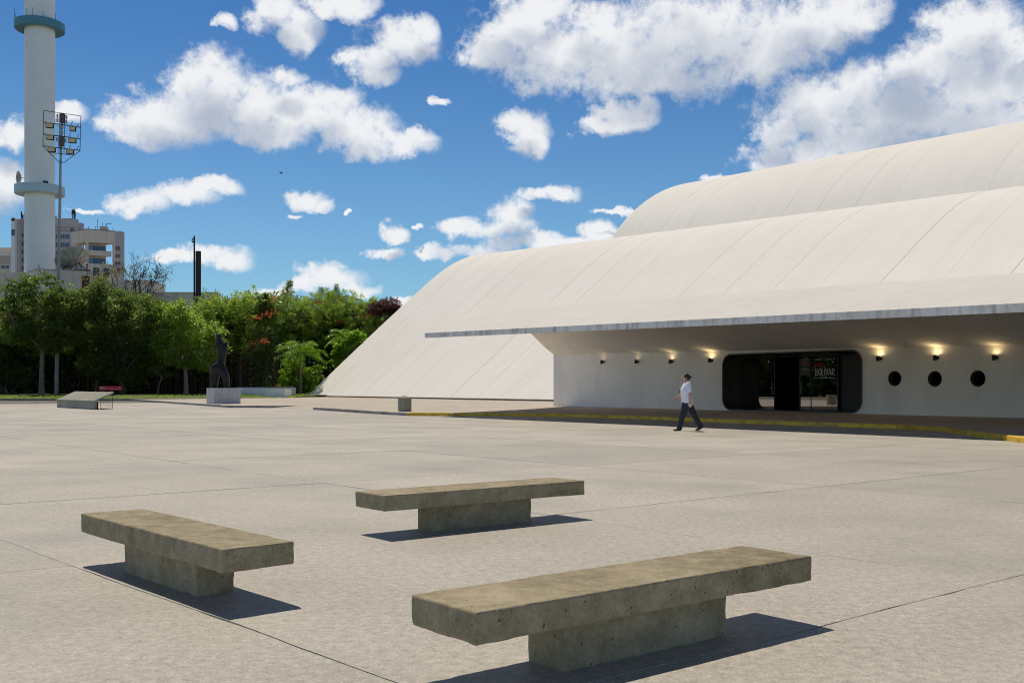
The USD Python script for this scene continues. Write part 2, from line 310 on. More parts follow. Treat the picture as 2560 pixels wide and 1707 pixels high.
plain('dark_steel', (0.028, 0.030, 0.036), 0.45, 0.6)
plain('galvanised', (0.20, 0.20, 0.19), 0.5, 0.5)
concrete('pole_concrete', (0.26, 0.245, 0.225), (0.40, 0.38, 0.35), 10.0, big=0.5, mid=2.0)
plain('lamp_glass', (0.55, 0.46, 0.30), 0.2)
plain('bronze', (0.009, 0.0075, 0.008), 0.42, 0.0, spec=0.35, var=0.4, scale=2.5)
plain('sign_red', (0.62, 0.035, 0.065), 0.5)
plain('sign_white', (0.75, 0.74, 0.72), 0.6)
plain('sign_orange', (0.62, 0.055, 0.035), 0.6)
plain('sign_grey', (0.055, 0.05, 0.048), 0.6)
plain('orange_paint', (0.40, 0.16, 0.04), 0.7, var=0.3)
plain('white_paint', (0.62, 0.60, 0.56), 0.7, var=0.2)
plain('blue_glass', (0.035, 0.085, 0.17), 0.12, spec=0.8)
plain('dark_glass', (0.03, 0.035, 0.05), 0.12, spec=0.8)
plain('cabinet_brown', (0.085, 0.066, 0.056), 0.7, var=0.3)
plain('rust', (0.10, 0.035, 0.02), 0.85, scale=3.0, var=0.6)
plain('sooty_steel', (0.035, 0.028, 0.025), 0.8, scale=2.0, var=0.5)
plain('dish_grey', (0.36, 0.35, 0.31), 0.6, var=0.25, scale=1.0)
concrete('bark', (0.13, 0.105, 0.08), (0.27, 0.225, 0.17), 9.0, big=0.6, mid=3.0, bump=0.8, rough=0.95)
concrete('dark_bark', (0.045, 0.028, 0.022), (0.10, 0.065, 0.05), 9.0, big=0.6, mid=3.0, bump=0.8, rough=0.95)
plain('skin', (0.50, 0.27, 0.19), 0.5, var=0.06)
plain('hair', (0.018, 0.013, 0.011), 0.45)
plain('shirt', (0.74, 0.75, 0.82), 0.75, var=0.04, bump=0.2, bscale=20)
plain('trousers', (0.022, 0.022, 0.030), 0.8, var=0.2)
plain('shoe_black', (0.012, 0.012, 0.013), 0.35)
plain('paper', (0.62, 0.52, 0.42), 0.7)
plain('flower_orange', (0.75, 0.13, 0.02), 0.6, var=0.2)
plain('flower_yellow', (0.75, 0.48, 0.02), 0.6, var=0.2)
# grass, soil
mat('grass_ground', {'g': ('geometry', {}), 'a': ('noise_texture', {'scale': 0.5, 'detail': 8.0, 'roughness': 0.7}), 'r': ('rgb_ramp', {'ramp': [(0.32, (0.115, 0.075, 0.045)), (0.45, (0.085, 0.095, 0.03)), (0.65, (0.10, 0.15, 0.03))]}), 'p': ('principled_bsdf', {'roughness': 0.9})},
    [('g.position', 'a.vector'), ('a.fac', 'r.fac'), ('r.color', 'p.base_color')])
def leaf(name, stops, trans=0.3, rough=0.33):
    """Foliage: each leaf takes its own tone; some sunlight comes through."""
    mat(name, {'g': ('geometry', {}), 'r': ('rgb_ramp', {'ramp': stops}), 'p': ('principled_bsdf', {'roughness': rough, 'specular_ior_level': 0.65}), 't': ('translucent_bsdf', {}), 'h': ('hsv', {'saturation': 1.0, 'value': 1.9}), 'm': ('mix_closure', {'fac': trans})},
        [('g.random_per_island', 'r.fac'), ('r.color', 'p.base_color'), ('r.color', 'h.color'), ('h.color', 't.color'), ('p.BSDF', 'm.closure1'), ('t.BSDF', 'm.closure2')], surface='m.closure')
leaf('leaf_mid', [(0, (0.104, 0.153, 0.027)), (0.5, (0.215, 0.297, 0.052)), (0.85, (0.331, 0.418, 0.073)), (1, (0.529, 0.481, 0.085))], trans=0.62)
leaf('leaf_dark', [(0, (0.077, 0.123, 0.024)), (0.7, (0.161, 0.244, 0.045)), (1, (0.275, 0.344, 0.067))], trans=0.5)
leaf('leaf_lime', [(0, (0.206, 0.288, 0.044)), (0.6, (0.349, 0.452, 0.071)), (1, (0.542, 0.602, 0.094))], trans=0.62)
leaf('leaf_bamboo', [(0, (0.113, 0.172, 0.031)), (0.6, (0.233, 0.326, 0.059)), (1, (0.400, 0.473, 0.086))], trans=0.62)
leaf('leaf_palm', [(0, (0.145, 0.261, 0.017)), (0.6, (0.232, 0.392, 0.032)), (1, (0.362, 0.493, 0.072))], trans=0.62, rough=0.3)
leaf('leaf_croton', [(0, (0.160, 0.261, 0.017)), (0.55, (0.348, 0.435, 0.026)), (0.85, (0.609, 0.551, 0.029)), (1, (0.750, 0.609, 0.029))], trans=0.62)
leaf('leaf_purple', [(0, (0.131, 0.051, 0.051)), (0.7, (0.275, 0.109, 0.102)), (1, (0.406, 0.174, 0.145))], trans=0.45)
leaf('leaf_yellow', [(0, (0.348, 0.304, 0.029)), (1, (0.696, 0.551, 0.043))], trans=0.45)
# glass
mat('door_glass', {'f': ('fresnel', {'IOR': 1.9}), 'k': ('math', {'math_type': 'multiply_add', 'value2': 0.9, 'value3': 0.32, 'use_clamp': True}), 't': ('transparent_bsdf', {'color': (0.25, 0.25, 0.25)}), 'g': ('glossy_bsdf', {'color': (0.88, 0.86, 0.82), 'roughness': 0.0}), 'm': ('mix_closure', {})},
    [('f.fac', 'k.value1'), ('k.value', 'm.fac'), ('t.BSDF', 'm.closure1'), ('g.BSDF', 'm.closure2')], surface='m.closure')
mat('porthole_glass', {'f': ('fresnel', {'IOR': 1.45}), 't': ('transparent_bsdf', {'color': (0.4, 0.42, 0.42)}), 'g': ('glossy_bsdf', {'color': (1, 1, 1), 'roughness': 0.02}), 'm': ('mix_closure', {})},
    [('f.fac', 'm.fac'), ('t.BSDF', 'm.closure1'), ('g.BSDF', 'm.closure2')], surface='m.closure')
mat('lamp_glow', {'e': ('emission', {'color': (1.0, 0.72, 0.34), 'strength': 6.0})}, surface='e.emission')

# ------------------------------------------------------------------ ground, plaza slabs, raised paving, kerbs, grass
structure('ground', grid(np.array([[[-900, -60, -0.0045], [-900, 1500, -0.0045]], [[900, -60, -0.0045], [900, 1500, -0.0045]]], float)[::-1]), 'joint_dirt')
KERB = [(46.0, 4.0), (24.0, 6.0), (15.0, 10.0), (12.0, 16.0), (11.25, 20.5), (11.45, 23.2), (11.65, 25.6), (12.1, 29.6), (11.55, 31.3), (10.27, 32.8), (7.4, 36.6), (6.1, 38.9), (3.6, 42.2), (1.6, 44.3), (-0.5, 44.95), (-2.6, 45.1), (-4.6, 45.5), (-6.5, 48.6), (-11.0, 57.5)]
ISL = [(-14.4, 62.4), (-17.3, 63.3), (-21.0, 70.1), (-28.0, 83.0), (-34.6, 94.6)]
GRASS = [(-90, 98.5), (-60, 97.2), (-46, 96.0), (-36, 94.6), (-30.5, 98.5), (-27.5, 104.5), (-23.5, 108.6), (-22.0, 116.0), (-24.2, 123.4)]
plat = Polygon(KERB + ISL + GRASS[4:] + [(-24.5, 190), (120, 190), (120, 4)]).buffer(0)
ramp = Polygon([(-11.0, 57.5), (-14.4, 62.4), (-13.0, 63.4), (-9.6, 58.5)])
TOP = 0.13
inner = plat.difference(ramp).buffer(-0.075)
structure('pavement', prism(inner, -0.02, TOP), 'paving')
rp = np.array([[[-11.0, 57.5, 0.004], [-14.4, 62.4, 0.004]], [[-9.5, 58.55, TOP + .002], [-12.9, 63.45, TOP + .002]]]); structure('pavement_ramp', grid(rp[:, ::-1]), 'paving')
def along(path, step):
    ls = LineString(path); n = max(1, int(round(ls.length / step))); return ls, n
def kerb(name, path, step, w, h, mat_, seed, z0=-0.01, side=1):
    """A run of kerb stones, each a part."""
    s = thing(name, None, None, (0, 0, 0), kind='structure'); ls, n = along(path, step); r = np.random.default_rng(seed)
    for i in range(n):
        d0, d1 = ls.length * i / n + 0.006, ls.length * (i + 1) / n - 0.006
        ds = [d0] + [ls.project(Point(p)) for p in path if d0 + .05 < ls.project(Point(p)) < d1 - .05] + [d1]
        P = np.array([ls.interpolate(d).coords[0] for d in ds]); T = np.gradient(P, axis=0); T /= np.linalg.norm(T, axis=1, keepdims=True); N = np.stack([-T[:, 1], T[:, 0]], 1) * side
        j = r.uniform(-0.006, 0.006); hh = h + r.uniform(-0.006, 0.006); c = 0.018
        prof = [(j, z0), (j, hh - c), (j + c, hh), (w, hh + 0.001), (w, z0)]
        V = np.array([[[*(P[k] + N[k] * o), z] for (o, z) in prof] for k in range(len(P))])
        m = grid(np.concatenate([V, V[:, :1]], 1)); a = len(prof) + 1
        caps = [[0, 1, 2], [0, 2, 3], [0, 3, 4]]; e = (len(P) - 1) * a
        f = np.vstack([m.faces, caps, [[e + x for x in t[::-1]] for t in caps]]); s.add('kerb_stone', trimesh.Trimesh(m.vertices, f), mat_)
    return s
k0 = KERB.index((-4.6, 45.5))
kerb('yellow_kerb', KERB[:k0 + 1], 1.9, 0.16, TOP + 0.006, 'yellow_kerb', 3, side=-1)
kerb('grey_kerb', KERB[k0:], 1.1, 0.16, TOP + 0.004, 'grey_kerb', 4, side=-1)
kerb('island_kerb', ISL + [(-35.3, 95.6), (-34.9, 96.2)], 1.3, 0.16, TOP + 0.004, 'grey_kerb', 5, side=-1)
kerb('grass_kerb', GRASS, 1.6, 0.16, 0.19, 'grey_kerb', 6, z0=-0.02)
def gz(x, y):                         # the planted bank behind the kerb
    yk = np.interp(x, [p[0] for p in GRASS[:7]], [p[1] for p in GRASS[:7]]); return 0.15 + 0.32 * np.clip((np.asarray(y) - yk - 0.2) / 16, 0, 1)
xs = np.linspace(-110, -20.0, 61); ss = np.linspace(0, 1, 10); yk = np.interp(xs, [p[0] for p in GRASS[:7]], [p[1] for p in GRASS[:7]]); yk = np.where(xs > -23.5, 108.6 + (xs + 23.5) * 4.0, yk)
Pg = np.zeros((61, 10, 3)); Pg[..., 0] = xs[:, None]; Pg[..., 1] = yk[:, None] + 0.1 + ss[None] ** 1.5 * 90; Pg[..., 2] = gz(Pg[..., 0], Pg[..., 1]) + (meshkit.noise(Pg * 0.4) - 0.5) * 0.06
structure('grass_bank', grid(Pg), 'grass_ground')
# short grass standing on the bank's sunny front
nb = 16000; gx = rng.uniform(-66, -23, nb); gy = np.interp(gx, [p[0] for p in GRASS[:7]], [p[1] for p in GRASS[:7]]) + 0.15 + rng.random(nb) ** 1.3 * 12
keep = meshkit.noise(np.stack([gx * .35, gy * .35, gx * 0], 1), 3) > 0.36; gx, gy = gx[keep], gy[keep]; nb = len(gx); g0 = np.stack([gx, gy, gz(gx, gy) - 0.01], 1); an = rng.uniform(0, 6.28, nb); w = 0.09; h = rng.uniform(0.05, 0.13, nb)
dv = np.stack([np.cos(an), np.sin(an), 0 * an], 1) * w; tip = np.stack([rng.normal(0, .05, nb), rng.normal(0, .05, nb), h], 1)
V = np.stack([g0 - dv, g0 + dv, g0 + tip], 1).reshape(-1, 3)
structure('short_grass', trimesh.Trimesh(V, np.arange(3 * nb).reshape(-1, 3), process=False), 'leaf_lime', kind='stuff', label='short green grass on the bank behind the kerb')

TH = 0.69; E2, N2 = np.array([math.cos(TH), math.sin(TH)]), np.array([-math.sin(TH), math.cos(TH)])
RL = [-10.2, -5.7, -1.25, 3.2, 7.65, 12.1, 17.3, 21.9, 26.5, 31.1, 35.7, 40.4, 45.0, 49.6, 54.6, 59.2, 63.8, 68.4, 73.0, 77.6, 82.2]
LLn = [-29.8, -25.2, -20.6, -16.0, -11.4, -6.8, -2.2, 2.42, 6.78, 11.45, 16.0, 20.6, 25.2, 29.8, 34.4, 39.0, 43.6, 48.2]
region = Polygon([(-4, 0.8), (4, 0.8), (30, 36), (30, 60), (-50, 100), (-72, 98.2)]).union(Polygon([(-4, .8), (-72, 98.2), (-60, 97), (-36, 95), (10, 60)])).difference(plat).difference(Polygon(GRASS[:5] + [(-30, 200), (-90, 200)])).buffer(0)
plaza = thing('plaza', 'broad pale plaza of large square cast concrete slabs with dark joints', None, (0, 0, 0), kind='structure')
def wob(a, fixed, seed, which):
    """An edge: points along a (the running coordinate) at a fixed cross coordinate, with the cut's slow waver and small chips."""
    q = np.stack([a * 0.9, np.full_like(a, fixed), np.full_like(a, seed)], 1)
    return fixed + (meshkit.fbm(q, 3, 11) - 0.5) * 0.05 - (0.045 * (a - 4.4) if abs(fixed - 2.42) < 1e-6 else 0.0) * ((a > 3.2) & (a < 12.2))
rs = np.random.default_rng(11); count = 0
for i in range(len(RL) - 1):
    for j in range(len(LLn) - 1):
        n0, n1, e0, e1 = RL[i], RL[i + 1], LLn[j], LLn[j + 1]
        c = E2 * (e0 + e1) / 2 + N2 * (n0 + n1) / 2
        if not region.intersects(Point(c).buffer(3.4)) or c[1] < -1: continue
        st = 0.22 if c[1] < 18 else 0.8
        ea, na = np.arange(e0, e1 + 1e-6, (e1 - e0) / max(4, round((e1 - e0) / st))), np.arange(n0, n1 + 1e-6, (n1 - n0) / max(4, round((n1 - n0) / st)))
        gap = 0.0028 if c[1] < 12 else 0.008 if c[1] < 25 else 0.013
        ch = lambda a, s: gap + 0.016 * np.clip(meshkit.noise(np.stack([a * 3.1, a * 0 + s, a * 0], 1), 4) - 0.62, 0, 1) * 2
        en = [(e, k) for e, k in zip(ea, wob(ea, n0, 1, 0) + ch(ea, n0))] + [(k, n) for n, k in zip(na, wob(na, e1, 2, 1) - ch(na, e1 + .3))] + [(e, k) for e, k in zip(ea[::-1], wob(ea, n1, 1, 0)[::-1] - ch(ea, n1 + .7)[::-1])] + [(k, n) for n, k in zip(na[::-1], wob(na, e0, 2, 1)[::-1] + ch(na, e0 + .1)[::-1])]
        pg = Polygon([tuple(E2 * e + N2 * n) for e, n in en]).buffer(0).intersection(region)
        if pg.is_empty or pg.area < 0.02: continue
        dz = rs.uniform(-0.001, 0.001)
        ms = [prism(g, -0.026, dz) for g in getattr(pg, 'geoms', [pg]) if g.geom_type == 'Polygon' and g.area > 0.01]
        if ms: plaza.add('slab', cat_(ms), 'plaza_concrete'); count += 1

# ------------------------------------------------------------------ the auditorium
O2, A2, NB = np.array([2.47, 61.9]), np.array([0.554, -0.833]), np.array([0.833, 0.554])
A2 = A2 / np.linalg.norm(A2); NB = NB / np.linalg.norm(NB)
def B(t, n, z):
    t, n, z = np.broadcast_arrays(np.asarray(t, float), n, z); p = O2 + t[..., None] * A2 + n[..., None] * NB; return np.concatenate([p, z[..., None]], -1)
def t_at(u, n=0.0):
    m = (u - CX) / FL; o = O2 + n * NB; return (m * o[1] - o[0]) / (A2[0] - m * A2[1])
from scipy.interpolate import PchipInterpolator, CubicSpline
aud = thing('auditorium', 'white concrete auditorium with three stepped curved shells and deep entrance canopy', 'auditorium', (*O2, 0))
T0, T1 = -65.7, 92.0
def vault(prof, k_of, pitch, jitter, label):
    pr = np.array(prof, float); d = np.r_[0, np.cumsum(np.linalg.norm(np.diff(pr, axis=0), axis=1))]
    q = np.linspace(0, d[-1], 64); s, z = CubicSpline(d, pr[:, 0])(q), CubicSpline(d, pr[:, 1])(q)
    ds, dz = np.gradient(s), np.gradient(z); ln = np.hypot(ds, dz); ns, nz = -dz / ln, ds / ln
    v = aud.sub('shell'); stage.GetPrimAtPath(v.path).SetCustomDataByKey('label', label)
    n = int(round((T1 - T0) / pitch)); ed = np.linspace(T0, T1, n + 1); r = np.random.default_rng(jitter); ed[1:-1] += r.uniform(-.35, .35, n - 1)
    def sheet(t, dep): t = np.asarray(t, float)[:, None]; k = k_of(t - T0); return B(t + 0 * s, (11.5 + s + ns * dep) + 0 * t, np.maximum((z + nz * dep) * k, 0.0) + 0 * t)
    v.add('joint_backing', grid(sheet(ed, -0.05)), 'edge_concrete', smooth=True)
    for i in range(n):
        a, b = ed[i] + (0.013 if i else 0), ed[i + 1] - 0.013
        tt = np.linspace(a, b, 3); pz = r.uniform(-0.012, 0.012)
        v.add('shell_strip', slabby(sheet(tt, pz), sheet(tt, -0.22)), 'shell_white', smooth=35)
    return v
V1 = [(0, 0.10), (5, 4.55), (10, 8.98), (14.3, 12.7), (18.0, 15.75), (20.7, 17.45), (24, 18.55), (27, 18.85), (31, 18.75), (36, 17.6), (41, 14.8), (44, 11.5)]
V2 = [(38, 8.5), (42.5, 15.8), (46, 21.9), (48.5, 25.0), (51, 27.2), (54.3, 29.4), (57.8, 31.0), (62.6, 32.3), (67, 32.75), (73, 32.2), (82, 28.5), (90, 21.0), (97, 10.0), (101, 0.0)]
vault(V1, lambda q: 1 - 0.0021 * q, 4.8, 21, 'middle shell, its foot on the paving')
vault(V2, lambda q: 1 - 0.0011 * q, 5.2, 22, 'rear shell, the highest')
tt = np.linspace(T0 - 2.2, 0.0, 40)
pl = np.stack([B(tt, 11.30, 0.12), B(tt, 11.28, 0.26), B(tt, 11.72, 0.27)], 1); aud.add('base_strip', grid(pl[:, ::-1]), 'plinth_brown')
# end wall closing the shells at the far end
ez = Polygon([(11.5 + s, z) for s, z in V1]).buffer(-0.6).union(Polygon([(11.5 + s, z) for s, z in V2]).buffer(-0.6)); ez = ez if ez.geom_type == 'Polygon' else max(ez.geoms, key=lambda g: g.area)
ew = prism(ez, 0, 0.3); p = ew.vertices.copy(); ew.vertices = B(T0 + 0.9 + p[:, 2], p[:, 0], np.maximum(p[:, 1], 0)); ew.fix_normals(); aud.add('end_wall', ew, 'plinth_brown')

# canopy: a low shell whose front edge floats over the drive, cut obliquely at its far end
TE = 52.0
kc = lambda t: 1 - 0.0042 * (t - 10)
qs = np.array([0, .06, .12, .20, .29, .38, .48, .57, .65, .72, .79, .86, .93, 1.0]); ztop = CubicSpline([0, .12, .29, .48, .63, .77, .9, 1.0], [3.62, 4.16, 4.76, 5.08, 4.96, 4.42, 3.74, 3.32])
q = np.linspace(0, 1, 48); w = np.linspace(0, 1, 60)[:, None]
tl = 10.1 * (1 - q)[None]; t = tl + w * (TE - tl); ne = -14.25 + 0.047 * (t - 10); n = ne * (1 - q)[None] + 0.06 * q[None]
kk = kc(t); Zt = ztop(q)[None] * kk; thick = 0.215 + 0.07 * q[None]
Zb = Zt - thick; Zb[:, -1] = np.minimum(Zb[:, -1], Zb[:, -2]) 
top, bot = B(t, n, Zt), B(t, n, Zb)
cv = aud.sub('canopy')
cv.add('canopy_top', grid(top[:, ::-1] if np.cross(top[1, 0] - top[0, 0], top[0, 1] - top[0, 0])[2] < 0 else top), 'canopy_white', smooth=True)
g = grid(bot); g.faces = g.faces[:, ::-1]; cv.add('soffit', g, 'wall_white', smooth=True)
def ribbon(a, b, name):
    cv.add(name, grid(np.stack([a, b], 1)), 'edge_concrete')
nn = np.zeros_like(top[:, 0]); nn[:, :2] = -NB
e_t, e_b = top[:, 0], bot[:, 0]
ed = np.stack([e_t + [0, 0, .004], e_t + nn * .03 + [0, 0, -.004], e_b + nn * .03, e_b + [0, 0, -.001]], 1); cv.add('canopy_edge', grid(ed), 'edge_concrete')
ribbon(top[0], bot[0], 'end_edge'); ribbon(bot[-1], top[-1], 'end_edge'); ribbon(bot[:, -1], top[:, -1], 'back_edge')
# front wall with the portal and the portholes cut through
soff = lambda t: (ztop(1.0) - 0.285) * kc(np.asarray(t, float))
DT0, DT1, DZ0, DZ1, DR = float(t_at(1807)), float(t_at(2156)), 0.15, 2.84, 0.55
def rrect(x0, x1, z0, z1, r): return sbox(x0 + r, z0 + r, x1 - r, z1 - r).buffer(r, quad_segs=8)
door_hole = rrect(DT0, DT1, DZ0, DZ1, DR)
PORT = [(float(t_at(2236.7)), 1.60), (float(t_at(2337)), 1.575), (float(t_at(2444.5)), 1.575)]; PR = 0.31
wallp = Polygon([(0, 0.10), (TE, 0.10), (TE, float(soff(TE)) + .06), (0, float(soff(0)) + .06)]).difference(door_hole)
for pt, pz in PORT: wallp = wallp.difference(Point(pt, pz).buffer(PR, quad_segs=10))
def upright(poly, n0, n1):
    m = prism(poly, 0, n1 - n0); p = m.vertices.copy(); m.vertices = B(p[:, 0], n0 + p[:, 2], p[:, 1]); m.fix_normals(); return m
aud.add('front_wall', upright(wallp, 0.0, 0.28), 'wall_white')
aud.add('side_wall', upright(Polygon([(0.0, .1), (0.25, .1), (0.25, 3.1), (0, 3.1)]), 0.282, 15.0), 'wall_white')
rf = np.array([B(0.0, 0.07, 3.3), B(TE, 0.07, 2.7), B(TE, 15.5, 2.7), B(0.0, 15.5, 3.3)]); aud.add('roof_slab', slabby(np.array([[rf[0], rf[3]], [rf[1], rf[2]]])[:, ::-1], np.array([[rf[0], rf[3]], [rf[1], rf[2]]])[:, ::-1] - [0, 0, .1]), 'wall_white')
portal = aud.add('portal', upright(door_hole.difference(rrect(DT0 + .07, DT1 - .07, DZ0 + .05, DZ1 - .07, DR - .06)), -0.05, 1.30), 'portal_bronze', label='deep dark bronze lining with rounded corners round the glass entrance')
# what lies behind the glass
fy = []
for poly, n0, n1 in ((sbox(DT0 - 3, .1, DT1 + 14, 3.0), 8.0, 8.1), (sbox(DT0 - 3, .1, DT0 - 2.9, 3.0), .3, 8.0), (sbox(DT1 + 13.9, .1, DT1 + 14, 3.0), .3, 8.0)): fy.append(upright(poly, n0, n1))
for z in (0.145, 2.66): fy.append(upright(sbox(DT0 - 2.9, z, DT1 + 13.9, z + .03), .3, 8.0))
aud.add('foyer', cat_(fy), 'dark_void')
for n_ in (1,):
    NG = 1.18; ent = aud.sub('entrance_doors')
    tA0, tA1, tB0, tB1, tC1, tD1 = DT0 + .10, float(t_at(1937, NG)), float(t_at(2000, NG)), float(t_at(2028, NG)), float(t_at(2095, NG)), DT1 - .10
    def pane(t0, t1, mt='door_glass'):
        p = rrect(DT0 + .08, DT1 - .08, DZ0 + .055, DZ1 - .08, DR - .07).intersection(sbox(t0, DZ0, t1, DZ1)); return ent.add('glass_pane', upright(p, NG, NG + .012), mt)
    pane(tA0, tA1 - .02); pane(tB0 + .02, tB1 - .012); pane(tB1 + .012, tC1 - .02)
    for tm in (tA1, tB0, tB1, tC1): ent.add('door_frame', upright(sbox(tm - (.012 if tm == tB1 else .03), DZ0 + .055, tm + (.012 if tm == tB1 else .03), DZ1 - .08), NG - .02, NG + .04), 'black_paint')
    ent.add('door_leaf', upright(sbox(tC1 + .03, DZ0 + .055, DT1 - .5, DZ1 - .08), NG + .1, NG + .14), 'black_paint', label='unlit black door leaf at the right of the entrance')
    for tm in (tA1 - .12, tB0 + .12): ent.add('door_handle', tube(B(np.full(2, tm), NG - .06, np.array([.9, 1.5])), .018, 6), 'galvanised')
    def zat(v, t): y = (O2 + t * A2 + NG * NB)[1]; return EYE + (YH - v) / FL * y
    def put(m, t0, z0, lift=0.004): p = m.vertices.copy(); m.vertices = B(t0 + p[:, 0], NG - lift - p[:, 2], z0 + p[:, 1]); m.faces = m.faces[:, ::-1]; return m
    def fit(m, wid): m.apply_scale([wid / m.extents[0], 1, 1]); m.apply_translation([-m.bounds[0][0], 0, 0]); return m
    tL, tR = float(t_at(2034, NG)), float(t_at(2088.5, NG))
    def spaced(txt, h, wid):
        ms = []; 
        for k, ch in enumerate(txt):
            g = meshkit.text_mesh(ch, h); c = g.bounds.mean(0)[0]; g.apply_translation([wid * (k + .5) / len(txt) - c, 0, 0]); ms.append(g)
        return cat_(ms)
    ent.add('lettering', put(spaced('AUDITÓRIO', zat(896.5, tL) - zat(901.5, tL), tR - tL), tL, zat(901.5, tL)), 'sign_white')
    GLY = {'S': ([[(.9, .85), (.55, 1), (.15, .82), (.2, .6), (.75, .42), (.8, .15), (.4, 0), (.05, .12)]], .62), 'I': ([[(.15, 1), (.2, 0)]], .3), 'M': ([[(.0, 0), (.12, 1), (.45, .35), (.8, 1), (.95, 0)]], .95),
           'O': ([[(.45, 1), (.1, .75), (.05, .3), (.4, 0), (.8, .2), (.85, .7), (.45, 1)]], .8), 'N': ([[(.05, 0), (.1, 1), (.75, 0), (.8, 1)]], .8), 'B': ([[(.08, 0), (.1, 1), (.6, .95), (.7, .72), (.15, .52), (.75, .42), (.8, .12), (.08, 0)]], .78),
           'L': ([[(.1, 1), (.12, .03), (.65, 0)]], .62), 'V': ([[(.0, 1), (.4, 0), (.8, 1)]], .72), 'A': ([[(.0, 0), (.4, 1), (.85, 0)], [(.18, .34), (.68, .38)]], .8), 'R': ([[(.08, 0), (.1, 1), (.65, .9), (.65, .58), (.15, .46), (.8, 0)]], .8), "'": ([[(.3, 1.12), (.5, 1.34)]], 0)}
    def hand(txt, h, wid, rad):
        tot = sum(GLY[c][1] for c in txt); x, ms = 0.0, []; sc = wid / tot
        for c in txt:
            for st in GLY[c][0]: ms.append(tube([[x + a * (GLY[c][1] or .5) * sc * (1 if c != "'" else 1) , b * h, .003] for a, b in st], rad, 6))
            x += GLY[c][1] * sc
        return cat_(ms)
    h1 = zat(906, tL) - zat(918, tL); w1 = float(t_at(2061, NG)) - tL
    ent.add('lettering', put(hand("SIM'ON", h1, w1, .011), tL, zat(918, tL)), 'sign_orange', label='red handwritten word in the middle of the glass lettering')
    tL2 = float(t_at(2038.5, NG)); h2 = zat(921, tL2) - zat(938.5, tL2)
    ent.add('lettering', put(hand("BOL'IVAR", h2, tR - tL2, .018), tL2, zat(938.5, tL2)), 'sign_white', label='large white handwritten word on the glass')
    ent.add('lettering', put(fit(meshkit.text_mesh('Auditorio Simón Bolívar', .055), tR - tL), tL, zat(946, tL)), 'sign_white')
    s0, s1 = float(t_at(2001.5, NG)), float(t_at(2025.5, NG))
    for va, vb, red in ((896, 916, True), (919, 938, False)):
        za, zb = zat(va, s0), zat(vb, s0); nt = ent.add('door_notice', upright(sbox(s0, zb, s1, za), NG - .012, NG - .004), 'sign_grey')
        for k, (f0, f1) in enumerate(((.25, .7), (.15, .85))): nt.add('notice_line', upright(sbox(s0 + f0 * (s1 - s0), za - .05 - k * .045, s0 + f1 * (s1 - s0), za - .03 - k * .045), NG - .016, NG - .0125), 'dish_grey')
        if red: nt.add('red_block', upright(sbox(s0 + .33 * (s1 - s0), za - .26, s0 + .66 * (s1 - s0), za - .17), NG - .016, NG - .0125), 'sign_orange')
        else:
            for k in range(4): nt.add('notice_line', upright(sbox(s0 + .25 * (s1 - s0), za - .16 - k * .04, s0 + .75 * (s1 - s0), za - .148 - k * .04), NG - .016, NG - .0125), 'sign_grey')
for pt, pz in PORT:
    ring = Point(pt, pz).buffer(PR, quad_segs=10).difference(Point(pt, pz).buffer(PR - .02, quad_segs=10))
    pw = aud.add('porthole', upright(ring, -0.004, 0.34), 'portal_bronze')
    pw.add('porthole_glass', upright(Point(pt, pz).buffer(PR - .021, quad_segs=10), .24, .25), 'porthole_glass')
